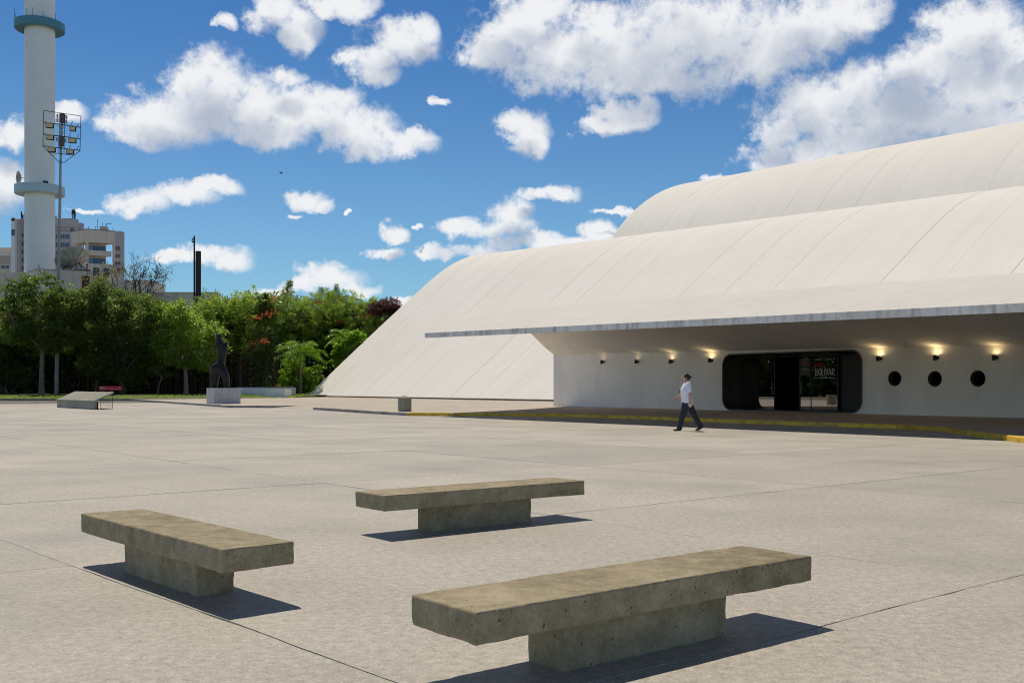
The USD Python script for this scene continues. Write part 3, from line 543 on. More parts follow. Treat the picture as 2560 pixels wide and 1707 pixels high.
# uplights along the wall
LAMPS = [(1505.4, 904.8, .12, 'first'), (1591, 903.8, .16, 'second'), (1677, 903.8, .7, 'third'), (1775.4, 901, 1.5, 'fourth'), (2196.4, 896.4, 1.5, ''), (2339, 894.4, 1.6, ''), (2486.7, 893.9, 1.0, '')]
LLAB = ['small black wall uplight nearest the far left corner of the porch wall', 'small black wall uplight second from the left corner of the porch wall', 'black wall uplight just above the walking woman, third from the left', 'lit black wall uplight beside the left edge of the dark entrance', 'lit black wall uplight between the entrance and the first round window', 'lit black wall uplight above the middle round window', 'black wall uplight at the right, past the third round window']
LAMP_W = 6.0
RB = trimesh.transformations.rotation_matrix(math.atan2(A2[1], A2[0]), [0, 0, 1])
for (u, v, pw, _), lab in zip(LAMPS, LLAB):
    tq = float(t_at(u, -.12)); y = (O2 + tq * A2 - .12 * NB)[1]; z = EYE + (YH - v) / FL * y; o = B(tq, 0, z)
    L = thing('wall_uplight', lab, 'wall lamp', o, 'uplights along the porch wall')
    def lb(x, yn, z0, lx, ly, h): b = bx(0, 0, 0, lx, ly, h); b.apply_translation([x, yn, z0]); b.apply_transform(RB); b.apply_translation(o); return b
    L.add('bracket', lb(0.03, -.05, -.05, .09, .10, .10), 'black_paint')
    cyl = trimesh.creation.cylinder(.075, .20, sections=14); cyl.apply_translation([0.0, -.165, 0.0]); hole = trimesh.creation.cylinder(.06, .05, sections=14); hole.apply_translation([0, -.165, .09])
    hd = trimesh.boolean.difference([cyl, hole], engine='manifold'); hd.apply_transform(RB); hd.apply_translation(o); L.add('lamp_head', hd, 'black_paint', smooth=40)
    ls = trimesh.creation.cylinder(.056, .008, sections=14); ls.apply_translation([0, -.165, .072]); ls.apply_transform(RB); ls.apply_translation(o); L.add('lens', ls, 'lamp_glow')
    p = o + np.array([*(-NB * .165), .10])
    dl = UsdLux.DiskLight.Define(stage, L.path + '/light'); dl.CreateRadiusAttr(.05); dl.CreateIntensityAttr(LAMP_W * pw * 14); dl.CreateColorAttr((1.0, .72, .36)); dl.CreateNormalizeAttr(False)
    dx = UsdGeom.Xformable(dl); dx.AddTranslateOp().Set(tuple(map(float, p - o + [0, 0, .004]))); dx.AddRotateXOp().Set(180.0)
    UsdLux.ShapingAPI.Apply(dl.GetPrim()).CreateShapingConeAngleAttr(88.0); UsdLux.ShapingAPI(dl.GetPrim()).CreateShapingConeSoftnessAttr(0.6)
# painted lines and the porch floor: paving colour lightened for bounce light
pf = Polygon([tuple(B(0.6, -.02, 0)[:2]), tuple(B(TE, -.02, 0)[:2]), tuple(B(TE, -9, 0)[:2]), tuple(B(20, -9.5, 0)[:2])] + [G(u, v, TOP)[:2] for u, v in ((2470, 1078), (2290, 1066), (2090, 1058.5), (1800, 1047.5), (1600, 1040.5), (1450, 1035))]).buffer(0).intersection(inner.buffer(-.1))
structure('porch_floor', prism(pf if pf.geom_type == 'Polygon' else max(pf.geoms, key=lambda g: g.area), TOP + .0005, TOP + .004), 'porch_paving_lightened')
pl_ = thing('floor_line', 'thin worn orange lines painted on the porch floor', None, (0, 0, 0), kind='structure')
for a, b in (((1400, 1023.4), (1800, 1037)), ((1800, 1037), (2560, 1060.0)), ((1936, 1042.7), (2025, 1032.4)), ((1784, 1036), (1877, 1025.5))):
    P, Q = G(*a, TOP)[:2], G(*b, TOP)[:2]; pl_.add('line', prism(LineString([P, Q]).buffer(.045, cap_style='flat'), TOP + .004, TOP + .008 + (0.002 if a[0] > 1900 else 0.0)), 'orange_paint')

# ------------------------------------------------------------------ benches
BENCH = [((.581, 5.032), .676, 2.235, .470, 1, 'nearest concrete slab bench, at the right front of the plaza'),
         ((-.330, 9.495), .669, 2.235, .483, 2, 'farthest of the concrete slab benches, in the middle, with a chipped right end'),
         ((-2.17, 6.735), .730 + math.pi / 2, 2.193, .450, 3, 'left concrete slab bench, standing crosswise to the other two')]
def xform(m, rz, o): m.apply_transform(trimesh.transformations.rotation_matrix(rz, [0, 0, 1])); m.apply_translation(o); return m
for (x, y), a, Lb, Wb, sd, lab in BENCH:
    b = thing('slab_bench', lab, 'bench', (x, y, 0), 'concrete slab benches on the plaza')
    s = rough_box(Lb, Wb, .133, .012, .0095, sd); s.apply_translation([0, 0, .227]); b.add('seat', xform(s, a, (x, y, 0)), 'bench_concrete', smooth=50)
    l = rough_box(1.10, .25, .236, .015, .008, sd + 10); l.apply_translation([0, 0, -.006]); b.add('pedestal', xform(l, a, (x, y, 0)), 'bench_concrete', smooth=50)

# ------------------------------------------------------------------ statue and its block
PC = G(535, 1009.4, TOP); Yp = PC[1]; ph = math.radians(32); r_, l_ = np.array([math.cos(ph), math.sin(ph)]), np.array([-math.sin(ph), math.cos(ph)])
sd = 1.80; pc = PC[:2] + (r_ + l_) * sd / 2
pb = thing('marble_block', 'veined grey marble block under the dark torso sculpture', 'pedestal', (*pc, TOP))
hgt = AT(535, 969.6, Yp)[2] - TOP
def face(n, wd, z0, h): 
    c = pc + n * (sd / 2 - .03); return bx(*c, z0, wd, .06, h, math.atan2(n[1], n[0]) + math.pi / 2)
for k, n in enumerate((-l_, -r_, l_, r_)):
    for j in (-1, 1):
        e = np.array([-n[1], n[0]]); wd = sd / 2 - .006 - (.06 if k % 2 else 0.0)
        m = face(n, wd, TOP, hgt - .05); m.apply_translation([*(e * j * (wd / 2 + .003)), 0]); pb.add('marble_panel', m, 'marble')
pb.add('core', bx(*pc, TOP - .01, sd - .13, sd - .13, hgt - .05, ph), 'marble'); pb.add('marble_top', bx(*pc, TOP + hgt - .047, sd, sd, .047, ph), 'marble')
Ys = pc[1]; S_ = Ys / FL / 6.82
def sx(px): return ((440 + px / 6.82) - CX) / FL * Ys
def sz(py): return EYE + (YH - (800 + py / 6.82)) / FL * Ys
def ring_loft(rows, depth, yoff=0.0):
    """rows: (py, left px, right px[, depth factor, y shift]) -> closed loft with elliptic sections."""
    rows = sorted(rows, key=lambda r: -r[0]); an = np.linspace(0, 2 * np.pi, 25)[:-1]; V = []
    for r in rows:
        xl, xr = sx(r[1]), sx(r[2]); c, a = (xl + xr) / 2, (xr - xl) / 2; d = a * (r[3] if len(r) > 3 else depth); y = Ys + yoff + (r[4] if len(r) > 4 else 0)
        V.append(np.stack([c + a * np.cos(an), y + d * np.sin(an), np.full(24, sz(r[0]))], 1))
    P = np.array(V); m, n = P.shape[:2]; g = grid(np.concatenate([P, P[:, :1]], 1)); v = [P.reshape(-1, 3), P[0].mean(0)[None], P[-1].mean(0)[None]]
    f = []
    for i in range(m - 1):
        for j in range(n): a, b, c, d = i * n + j, i * n + (j + 1) % n, (i + 1) * n + (j + 1) % n, (i + 1) * n + j; f += [[a, b, c], [a, c, d]]
    k = m * n; f += [[k, (j + 1) % n, j] for j in range(n)] + [[k + 1, (m - 1) * n + j, (m - 1) * n + (j + 1) % n] for j in range(n)]
    t = trimesh.Trimesh(np.vstack(v), f); t.fix_normals(); return t
def mani(t): return manifold3d.Manifold(manifold3d.Mesh(np.asarray(t.vertices, np.float32), np.asarray(t.faces, np.uint32)))
def tri(m): g = m.to_mesh(); return trimesh.Trimesh(np.array(g.vert_properties[:, :3]), np.array(g.tri_verts))
def soften(man, length, it=14):
    t = tri(man.refine_to_length(length)); trimesh.smoothing.filter_taubin(t, .5, -.52, it); return t
torso = ring_loft([(262, 683, 772, .85), (290, 683, 784, .9), (340, 686, 784, .9), (372, 680, 800, .8), (392, 668, 872, .5), (420, 668, 884, .48), (470, 676, 886, .5), (530, 699, 878, .58), (580, 711, 872, .62), (630, 717, 862, .66), (680, 714, 850, .75), (725, 676, 836, .85), (765, 604, 832, .8), (800, 574, 842, .75), (850, 568, 862, .7), (900, 600, 850, .6), (940, 660, 800, .5)], .6)
legl = ring_loft([(780, 580, 760, .7), (850, 567, 770, .75), (900, 568, 752, .78), (950, 570, 740, .8), (1000, 570, 735, .8), (1050, 572, 722, .85), (1100, 576, 715, .9), (1156, 580, 712, .9)], .8, 0.06)
legr = ring_loft([(760, 735, 832, .8), (830, 725, 872, .8), (900, 738, 906, .8), (950, 760, 919, .8), (1000, 786, 930, .8), (1050, 806, 935, .8), (1100, 822, 930, .85), (1156, 832, 924, .9)], .8, -0.12)
neckcut = ring_loft([(214, 684, 722, .7, .02), (240, 682, 754, .8, .01), (264, 683, 774, .85)], .8)
stub = tri(manifold3d.Manifold.hull(mani(ring_loft([(378, 790, 840, .5), (412, 790, 876, .4)], .5)) + mani(ring_loft([(376, 866, 886, .8), (400, 862, 886, .8)], .8))))
st = mani(torso) + mani(legl) + mani(legr) + mani(neckcut) + mani(stub)
sc = thing('torso_sculpture', 'dark bronze headless armless torso sculpture standing on the marble block', 'sculpture', (sx(750), Ys, TOP + hgt))
sc.add('torso', soften(st, .07, 12), 'bronze', smooth=True)

# ------------------------------------------------------------------ hatch, cylinder, sign, white wall
FR = np.array([-23.1, 57.5]); fd = np.array([-4.9, 6.5]); flen = np.linalg.norm(fd); fd = fd / flen; bd = np.array([.8, .6]); bd = bd - fd * (bd @ fd); bd /= np.linalg.norm(bd)
ha = thing('sloped_hatch', 'low concrete hatch with a sloping lid and a wire mesh end', 'hatch', (*FR, 0))
def H(a, b, z): return np.array([*(FR + fd * a + bd * b), z])
def hexa(a0, a1, b0, b1, zs):        # zs: bottom and top heights at b0, b1
    v = [H(a, b, z) for a in (a0, a1) for b, z in ((b0, zs[0]), (b1, zs[1]), (b1, zs[3]), (b0, zs[2]))]
    return trimesh.convex.convex_hull(np.array(v))
ha.add('front_wall', hexa(0, flen, 0.0, .14, (-.02, -.02, .43, .49)), 'grey_concrete')
ha.add('lid', hexa(-.03, flen + .03, -.03, 1.05, (.418, .905, .49, .985)), 'grey_concrete')
ha.add('far_end_wall', hexa(flen - .15, flen, .14, 1.0, (-.02, -.02, .47, .87)), 'grey_concrete')
for b in (.36, .98): ha.add('mesh_post', tube([H(.02, b, .03), H(.02, b, .43 + b * .45)], .016, 6), 'dark_steel')
ha.add('mesh_rail', tube([H(.02, .36, .05), H(.02, .98, .05)], .014, 6), 'dark_steel')
ha.add('wire_mesh', cat_([tube([H(.02, .36 + .62 * k / 13, .05), H(.02, .36 + .62 * k / 13, .42 + .45 * (.36 + .62 * k / 13))], .0022, 3) for k in range(1, 13)] + [tube([H(.02, .36, .05 + .06 * k), H(.02, .98, .05 + .06 * k)], .0022, 3) for k in range(1, 9)]), 'dark_steel', kind='stuff')
ha.add('leaning_board', hexa(.3, 1.6, .20, .30, (0.0, 0.0, .40, .44)), 'black_paint')
cp = G(1010, 1028.3, TOP); cyl = thing('concrete_cylinder', 'squat grey concrete cylinder with a wire handle at the kerb end', 'cylinder', cp)
cc = cp + [0, .31, 0]; pr = [(0, TOP - .01), (.300, TOP - .01), (.312, TOP + .02), (.312, TOP + .61), (.300, TOP + .635), (0, TOP + .637)]
m = trimesh.creation.revolve(np.array(pr), sections=36); m.apply_translation([cc[0], cc[1], 0]); cyl.add('drum', m, 'grey_concrete', smooth=35)
cyl.add('handle', tube([cc + [-.11, 0, .635], cc + [-.11, 0, .70], cc + [-.09, 0, .715], cc + [.09, 0, .715], cc + [.11, 0, .70], cc + [.11, 0, .635]], .011, 6), 'rust')
sy = 103.0; a0, a1 = AT(247.3, 975.5, sy), AT(303.5, 965.3, sy)
sg = thing('red_sign', 'long low red information board with white lettering beside the hatch', 'sign', (a0[0], sy, gz(a0[0], sy)))
sg.add('board', sbox and cat_([bx((a0[0] + a1[0]) / 2, sy, a0[2], a1[0] - a0[0], .06, a1[2] - a0[2])]), 'sign_red')
for u in (254, 277): x = AT(u, 970, sy)[0]; sg.add('post', bx(x, sy + .07, 0.1, .07, .05, a1[2] - .2), 'galvanised')
def letters(m, x, y, z): p = m.vertices.copy(); m.vertices = np.stack([x + p[:, 0], y - p[:, 2], z + p[:, 1]], 1); m.faces = m.faces[:, ::-1]; return m
xx = a0[0] + .08
for ch in 'CBEAL':
    g = meshkit.text_mesh(ch, .125, .004, bold=True); sg.add('letter', letters(g, xx - g.bounds[0][0], sy - .032, a0[2] + .215), 'sign_white'); xx += g.extents[0] + .025
sg.add('small_print', cat_([bx(a0[0] + .1 + .075 * k, sy - .0335, a0[2] + .13, .05 if k % 4 else .03, .004, .022) for k in range(26)]), 'sign_white', kind='stuff')
sg.add('arrow', letters(trimesh.creation.extrude_polygon(Polygon([(0, .03), (.05, .08), (.05, .05), (.13, .05), (.13, .01), (.05, .01), (.05, -.02)]), .004, engine='earcut'), a1[0] - .24, sy - .032, a0[2] + .24), 'sign_white')
lw = thing('low_white_wall', 'low white planter wall behind the marble block, beside the palm', 'wall', G(690, 993.8, TOP))
Yw = 109.4; z1 = AT(690, 973.0, Yw)[2]
def seg(u0, u1, Y, d, z0, zt, nm='wall_panel'): x0, x1 = AT(u0, 0, Y)[0], AT(u1, 0, Y)[0]; lw.add(nm, bx((x0 + x1) / 2, Y + d / 2, z0, x1 - x0, d, zt - z0), 'tower_white')
seg(663, 712, Yw, 3.4, .05, z1); seg(592, 626, Yw + 3.6, .18, .05, z1 + .06); seg(627, 663, Yw + 3.6, .18, .05, z1 + .06); seg(590, 738, Yw + 9, .2, .05, z1 + .20, 'back_wall')
seg(588, 592, Yw + 1.2, 2.6, .05, z1 + .03)

# ------------------------------------------------------------------ transmission tower and floodlight mast
TY = 180.0; tc_ = np.array([AT(99.5, 0, TY)[0], TY]); TR = 35.2 * TY / FL
tw = thing('communications_tower', 'tall white round concrete tower with two ring platforms', 'tower', (*tc_, 0))
m = trimesh.creation.cylinder(TR, 86, sections=56); m.apply_translation([*tc_, 43]); tw.add('shaft', m, 'tower_white', smooth=30)
def ringp(z0, z1, r, name, mt):
    pr = [(TR - .05, z0 + .25), (TR + .4, z0 + .1), (r - .15, z0), (r, z0 + .12), (r, z1 - .03), (r - .05, z1), (r - .22, z1), (r - .22, z0 + .45), (TR - .05, z0 + .45)]
    m = trimesh.creation.revolve(np.array(pr + pr[:1]), sections=56); m.apply_translation([*tc_, 0]); return tw.add(name, m, mt, smooth=25)
zl, zu = AT(0, 488, TY)[2], AT(0, 78, TY)[2]; r1 = 58.4 * TY / FL
ringp(zl, zl + 1.5, r1, 'lower_platform', 'ring_pale'); up = ringp(zu, zu + 1.35, r1, 'upper_platform', 'ring_blue')
def onshaft(u, v0, v1, w): 
    x = AT(u, 0, TY - 2.2)[0] - tc_[0]; a = math.asin(x / TR); z0, z1 = AT(0, v1, TY - 2.2)[2], AT(0, v0, TY - 2.2)[2]
    b = bx(0, 0, z0, w, .12, z1 - z0); b.apply_translation([0, -TR, 0]); b.apply_transform(trimesh.transformations.rotation_matrix(a, [0, 0, 1])); b.apply_translation([*tc_, 0]); return b

for k in range(13): 
    m = trimesh.creation.annulus(TR - .05, TR + .012, .07, segments=56); m.apply_translation([*tc_, 4 + 5.6 * k]); tw.add('lift_joint', m, 'tower_white', smooth=30)
tw.add('conduit', tube([[tc_[0] - TR - .10, tc_[1], 0], [tc_[0] - TR - .10, tc_[1], 80]], .07, 6), 'galvanised')
tw.add('opening', onshaft(110.5, 451, 462, .8), 'dark_void'); tw.add('opening', onshaft(113.5, 41, 50, .75), 'dark_void')
for u, v0 in ((43.5, 35), (51, 20), (79, 40), (93.5, 22), (107.5, 19), (129.5, 28), (150, 35)):
    x = AT(u, 0, TY)[0] - tc_[0]; yy = -math.sqrt(max(0, (r1 - .1) ** 2 - x * x)); p = np.array([*(tc_ + [x, yy]), zu + 1.3]); tw.add('whip_antenna', tube([p, [p[0], p[1], AT(0, v0, TY + yy)[2]]], .035, 5), 'dark_steel')
def dish(c, axis, R, dep, mt, item, name):
    r = np.linspace(0, R, 9); pr = [(a, dep * (a / R) ** 2) for a in r] + [(a, dep * (a / R) ** 2 - .05 - .04 * (1 - a / R)) for a in r[::-1]]
    m = trimesh.creation.revolve(np.array(pr), sections=36); ax = np.asarray(axis, float) / np.linalg.norm(axis); T = trimesh.geometry.align_vectors([0, 0, 1], ax); m.apply_transform(T); m.apply_translation(c); return item.add(name, m, mt, smooth=30), T
dc = AT(52, 445, TY); d_, _ = dish(dc, (-.97, -.15, .05), 1.2, .42, 'dish_grey', tw, 'microwave_dish'); d_.add('dish_mount', tube([dc + [.2, 0, 0], dc + [1.1, .3, -.1], dc + [1.1, .3, -1.2]], .07, 6), 'galvanised')

MY = 115.0; b0 = AT(141, 986, MY); b0[2] = float(gz(b0[0], MY)); t0 = AT(151.5, 402, MY); t1 = AT(155.5, 283, MY)
ms_ = thing('floodlight_mast', 'tall concrete mast carrying a steel frame of six floodlights', 'floodlight mast', b0)
ms_.add('pole', tube([b0 - [0, 0, .2], b0 * .5 + t0 * .5, t0, t1], [.235, .185, .13, .10], 14), 'pole_concrete', smooth=30)
fa = math.radians(20); fx = np.array([math.cos(fa), math.sin(fa), 0]); fc = AT(155, 330, MY); fc[1] -= .25
def FR_(u, v):                        # a spot on the lamp frame's plane
    m = (u - CX) / FL; s = (m * fc[1] - fc[0]) / (fx[0] - m * fx[1]); p = fc + fx * s; p[2] = EYE + (YH - v) / FL * p[1]; return p
def fz(x, y): return (90 + x / 9.8, 260 + y / 9.8)
bars = [[(190, 165), (1100, 300)], [(190, 165), (170, 1045)], [(1100, 300), (1078, 1150)], [(170, 1045), (560, 1425)], [(1078, 1150), (690, 1437)], [(330, 1190), (910, 1262)], [(590, 225), (560, 1215)], [(712, 250), (685, 1235)], [(560, 1425), (690, 1437)]]
for a, b in bars: ms_.add('frame_bar', tube([FR_(*fz(*a)), FR_(*fz(*b))], .035, 6), 'dark_steel')
for a, b in ([(190, 450), (1090, 575)], [(180, 740), (1085, 855)], [(170, 1030), (1078, 1140)]): ms_.add('cross_arm', tube([FR_(*fz(*a)), FR_(*fz(*b))], .055, 6), 'dark_steel')
def panel(x0, y0, x1, y1, dp, tilt=0.0, yo=-.2):
    p, q = FR_(*fz(x0, y1)), FR_(*fz(x1, y0)); w, h = np.linalg.norm((q - p)[:2]), q[2] - p[2]; c = (p + q) / 2; b = trimesh.creation.box([w, dp, h]); b.apply_transform(trimesh.transformations.rotation_matrix(tilt, [1, 0, 0])); b.apply_transform(trimesh.transformations.rotation_matrix(fa, [0, 0, 1])); b.apply_translation(c + [0, yo, 0]); return b
for (x0, y0, x1, y1), lab in (((255, 492, 460, 600), None), ((840, 572, 1005, 682), 'floodlight hanging askew'), ((262, 782, 468, 890), None), ((808, 858, 1012, 968), None), ((305, 1075, 508, 1185), None), ((755, 1130, 955, 1238), None)):
    fl = ms_.add('floodlight', panel(x0, y0, x1, y1, .16, .35), 'dark_steel', label=lab); fl.add('floodlight_glass', panel(x0 + 22, y0 + 18, x1 - 22, y1 - 18, .02, .35, -.30), 'lamp_glass')
for a, b in (((905, 425), (850, 520)), ((1050, 475), (1000, 545)), ((850, 712), (812, 800)), ((1045, 745), (1015, 830)), ((850, 998), (815, 1090)), ((1045, 1035), (1005, 1115))): ms_.add('lamp_arm', tube([FR_(*fz(*a)), FR_(*fz(*b))], .03, 5), 'dark_steel')
for r in ((590, 265, 720, 470), (570, 835, 705, 1040)): ms_.add('cabinet', panel(*r, .35), 'cabinet_brown')
for r in ((522, 265, 568, 350), (522, 372, 568, 455), (742, 295, 788, 380), (740, 400, 785, 490), (505, 840, 555, 925), (722, 868, 770, 958)): ms_.add('small_box', panel(*r, .12), 'dish_grey')
for x, y in ((640, 585), (635, 715)):
    c = FR_(*fz(x, y)); m = trimesh.creation.cylinder(.24, .14, sections=18); m.apply_transform(trimesh.transformations.rotation_matrix(math.pi / 2, [1, 0, 0])); m.apply_translation(c + [0, -.22, 0]); ms_.add('round_horn', m, 'dish_grey', smooth=30)

# ------------------------------------------------------------------ buildings and roof gear beyond the trees
def blk(u0, u1, v, Y, d, z0=0.0): x0, x1 = AT(u0, 0, Y)[0], AT(u1, 0, Y)[0]; return bx((x0 + x1) / 2, Y + d / 2, z0, x1 - x0, d, AT(0, v, Y)[2] - z0)
def win(it, u0, u1, v0, v1, Y, name='window', mt='blue_glass', panes=0):
    p, q = AT(u0, v1, Y), AT(u1, v0, Y); w_ = it.add(name, bx((p[0] + q[0]) / 2, Y - .02, p[2], q[0] - p[0], .12, q[2] - p[2]), mt)
    for k in range(1, panes): x = p[0] + (q[0] - p[0]) * k / panes; w_.add('mullion', bx(x, Y - .10, p[2], .10, .05, q[2] - p[2]), 'lilac_render')
    return w_
YA = 262.0; A = thing('office_block', 'grey lilac office block with blue windows behind the white tower', 'building', (*AT(120, 0, YA)[:2], 0))
A.add('main_block', blk(50, 186, 546, YA, 2.6), 'lilac_render'); A.add('side_block', blk(186.5, 203, 557, YA + 3, 1.8), 'lilac_render')
A.add('stair_block', blk(37.5, 50.4, 548, YA - 1, 3), 'lilac_render')
st_ = A.add('glazed_strip', blk(27.8, 37.4, 548, YA - 2, 10), 'tower_white', label='pale glazed strip with an arched top at the left end')
c = AT(32.6, 548, YA - 2); r = (AT(37.4, 0, YA - 2)[0] - AT(27.8, 0, YA - 2)[0]) / 2; m = trimesh.creation.cylinder(r, 10, sections=24); m.apply_transform(trimesh.transformations.rotation_matrix(math.pi / 2, [1, 0, 0])); m.apply_translation([c[0], YA + 3.0, c[2]]); st_.add('arched_top', m, 'lilac_render', smooth=30)
win(A, 28.5, 37, 574, 589, YA - 2.05, mt='blue_glass')
for k in range(5): win(A, 51, 57, 584 + 20.6 * k, 593 + 20.6 * k, YA - .05, mt='dark_glass'); win(A, 60.5, 63.5, 584 + 20.6 * k, 593 + 20.6 * k, YA - .05, mt='dark_glass')
for k, (v0, v1) in enumerate(((586.5, 596.5), (607, 618), (628, 637), (649, 657))): win(A, 134, 149, v0, v1, YA - .05, panes=3); win(A, 152, 173, v0, v1, YA - .05, panes=4)
for u in (176.5, 181.5): win(A, u, u + 2.8, 569.5, 581, YA - .05, mt='dark_glass')
A.add('relief_band', blk(134, 170, 568, YA - .1, .09, AT(0, 569.5, YA)[2]), 'plinth_brown'); A.add('relief_band', blk(134, 172, 576, YA - .1, .09, AT(0, 577.2, YA)[2]), 'plinth_brown')
win(A, 190.5, 194, 562, 570, YA + 2.95, mt='dark_glass')
for u, v0, v1 in ((53.5, 528, 546), (56, 536, 546), (60.5, 533, 546), (180.5, 524, 546), (183, 522, 546), (186, 523, 546), (188, 527, 546), (140, 538, 546)):
    p, q = AT(u, v1 + 1, YA + 3), AT(u, v0, YA + 3); A.add('roof_antenna', cat_([tube([p, q], .10, 5), bx(q[0], YA + 3, q[2] - 1.3, .26, .2, 1.0)]), 'dark_steel')
F0 = thing('far_beige_block', 'pale beige block at the left edge behind the tower', 'building', (*AT(10, 0, 300)[:2], 0))
F0.add('main_block', blk(-60, 27, 631, 300, 14), 'beige_render'); F0.add('upper_storey', blk(-60, 26.6, 619, 303, 10, AT(0, 631.2, 300)[2] - .5), 'beige_render'); F0.add('cornice', blk(-60, 27.2, 635, 299.7, .28, AT(0, 638, 300)[2]), 'tower_white')
for u in (-18, -7, 4, 14.5): win(F0, u, u + 7.5, 664, 671.5, 299.95)
for k in range(7): F0.add('pilaster', blk(-2 + 4.2 * k, -1.4 + 4.2 * k, 640, 299.85, .14, AT(0, 660, 300)[2]), 'lilac_render')
# open loggia tower
YB = 230.0; cb = AT(216.6, 0, YB)[:2]; lv, rv = np.array([-4.98, 3.7]), np.array([5.06, 3.1])
Bt = thing('loggia_tower', 'beige concrete tower with an open double height loggia under its crown', 'building', (*cb, 0))
def zb(v): return AT(0, v, YB)[2]
def para(o, e1, e2, z0, z1): p = Polygon([tuple(o), tuple(o + e1), tuple(o + e1 + e2), tuple(o + e2)]); return prism(p if p.exterior.is_ccw else Polygon(list(p.exterior.coords)[::-1]), z0, z1)
Bt.add('crown', para(cb, rv, lv, zb(605), zb(573.5)), 'beige_render'); Bt.add('roof_edge', para(cb - (rv + lv) * .02, rv * 1.04, lv * 1.04, zb(573.4), zb(572)), 'plinth_brown')
Bt.add('lower_block', para(cb, rv, lv, 0, zb(658)), 'beige_render')
for o in (cb, cb + rv * .94, cb + lv * .90, cb + (rv + lv) * .92): Bt.add('column', para(o + .02 * rv, rv * .05, lv * .09, zb(658), zb(605)), 'beige_render')
Bt.add('core_wall', para(cb + .42 * lv + .40 * rv, rv * .52, lv * .4, zb(658) + .01, zb(605)), 'beige_render'); Bt.add('middle_slab', para(cb + .07 * lv + .10 * rv, rv * .82, lv * .8, zb(637), zb(624)), 'beige_render')
for v0, v1 in ((610, 622), (641, 656)):
    for k in range(3): o = cb + .419 * lv + rv * (.46 + .15 * k); Bt.add('window', para(o - lv * .02, rv * .13, lv * .02, zb(v1), zb(v0)), 'blue_glass')
    Bt.add('window', para(cb + .3 * lv + .398 * rv - rv * .02, rv * .02, lv * .4, zb(v1), zb(v0)), 'blue_glass')
for k in range(2): o = cb + lv * (.30 + .32 * k); Bt.add('window', para(o - rv * .004, rv * .004, lv * .22, zb(676), zb(664)), 'blue_glass')
for k in range(2): o = cb + rv * (.22 + .38 * k); Bt.add('window', para(o - lv * .008, rv * .24, lv * .008, zb(690), zb(668)), 'dark_glass')
Bt.add('wing', blk(284, 303, 578, YB + 12, 2.0), 'lilac_render')
for v0, v1 in ((616, 626), (636, 644), (655, 662), (672, 680)): win(Bt, 288.5, 299, v0, v1, YB + 11.95, panes=2)
for u, v0 in ((238, 566), (244, 548), (257, 556), (265, 560), (222, 566), (281, 570)): p = AT(u, 573, YB + 3); Bt.add('roof_antenna', tube([p, AT(u, v0, YB + 3)], .06, 5), 'dark_steel')
Bt.add('roof_box', blk(249, 263, 566, YB + 2.2, 2, zb(573)), 'lilac_render'); q = AT(266, 560, YB + 3); Bt.add('roof_arm', tube([AT(266, 573, YB + 3), q, q + [1.2, 0, .1]], .08, 5), 'dark_steel')
# low walls in front
YC = 170.0; C_ = thing('low_beige_building', 'long low beige building with plain walls above the treetops', 'building', (*AT(200, 0, YC)[:2], 0))
C_.add('left_wing', blk(-70, 64.0, 681, YC + 8, 6), 'beige_render')
cc0 = AT(94, 0, YC)[:2]; zc = lambda v: AT(0, v, YC)[2]
C_.add('box_block', para(cc0, np.array([7.65, 2.6]), np.array([-3.3, 3.6]), 0, zc(673.5)), 'beige_render'); C_.add('parapet', para(cc0 - [.0, .1], np.array([7.75, 2.63]), np.array([-3.4, 3.7]), zc(673.4), zc(672.4)), 'plinth_brown')
C_.add('low_wing', blk(228, 372, 700, YC + 4, 8), 'beige_render'); C_.add('far_wing', blk(372.2, 541, 731, YC + 6, 2.6), 'beige_render'); C_.add('coping', blk(372, 541.6, 730.2, YC + 5.8, 3.0, AT(0, 731.2, YC + 6)[2] + .02), 'dish_grey')
win(C_, 523, 530, 742, 770, YC + 5.95, mt='dark_glass'); win(C_, 247, 255, 715, 724, YC + 3.95, mt='dark_glass'); win(C_, 86.5, 92.5, 698, 720, YC - .02 + .9, 'doorway', 'dark_void')
for u, v0, v1 in ((97, 662, 674), (509, 718, 731), (515, 720, 731), (538, 722, 731)): C_.add('roof_rod', tube([AT(u, v1, YC + 6.5), AT(u, v0, YC + 6.5)], .05, 5), 'dark_steel')
D_ = thing('far_roof_building', 'distant low roof bristling with thin antennas above the hedge', 'building', (*AT(590, 0, 210)[:2], 0))
D_.add('main_block', blk(553, 650, 752, 210, 8), 'lilac_render')
for u, v0 in ((556, 735), (568, 738), (580, 742), (591, 732), (605, 731), (612, 744), (622, 745)): D_.add('roof_antenna', tube([AT(u, 753, 211), AT(u, v0, 211)], .07, 5), 'dark_steel')
for v in (744, 748): D_.add('railing', tube([AT(556, v, 211.2), AT(640, v + 1, 211.2)], .05, 5), 'dark_steel')
dsh = thing('satellite_dish', 'large grey satellite dish tilted up on the low beige roof', 'satellite dish', AT(176, 675, 174))
dc = AT(183, 655, 174); ax = np.array([-.46, .42, .78]); ax /= np.linalg.norm(ax); di, T = dish(dc, ax, 2.75, .95, 'dish_grey', dsh, 'reflector')
for k in range(10):
    a = 2 * math.pi * k / 10; P = np.array([[r * math.cos(a), r * math.sin(a), .95 * (r / 2.75) ** 2 - .11] for r in np.linspace(.4, 2.7, 6)]); P = P @ T[:3, :3].T + dc; dsh.add('rib', tube(P, .035, 5), 'galvanised')
bs = AT(186, 677, 174.5)
for dx_, dy_ in ((-2.2, 0), (1.9, .2), (.3, 1.2), (2.6, -.4)): dsh.add('strut', tube([bs + [dx_, dy_, -.2], dc - ax * .15 + [dx_ * .35, dy_ * .3, 0]], .07, 6), 'dark_steel')
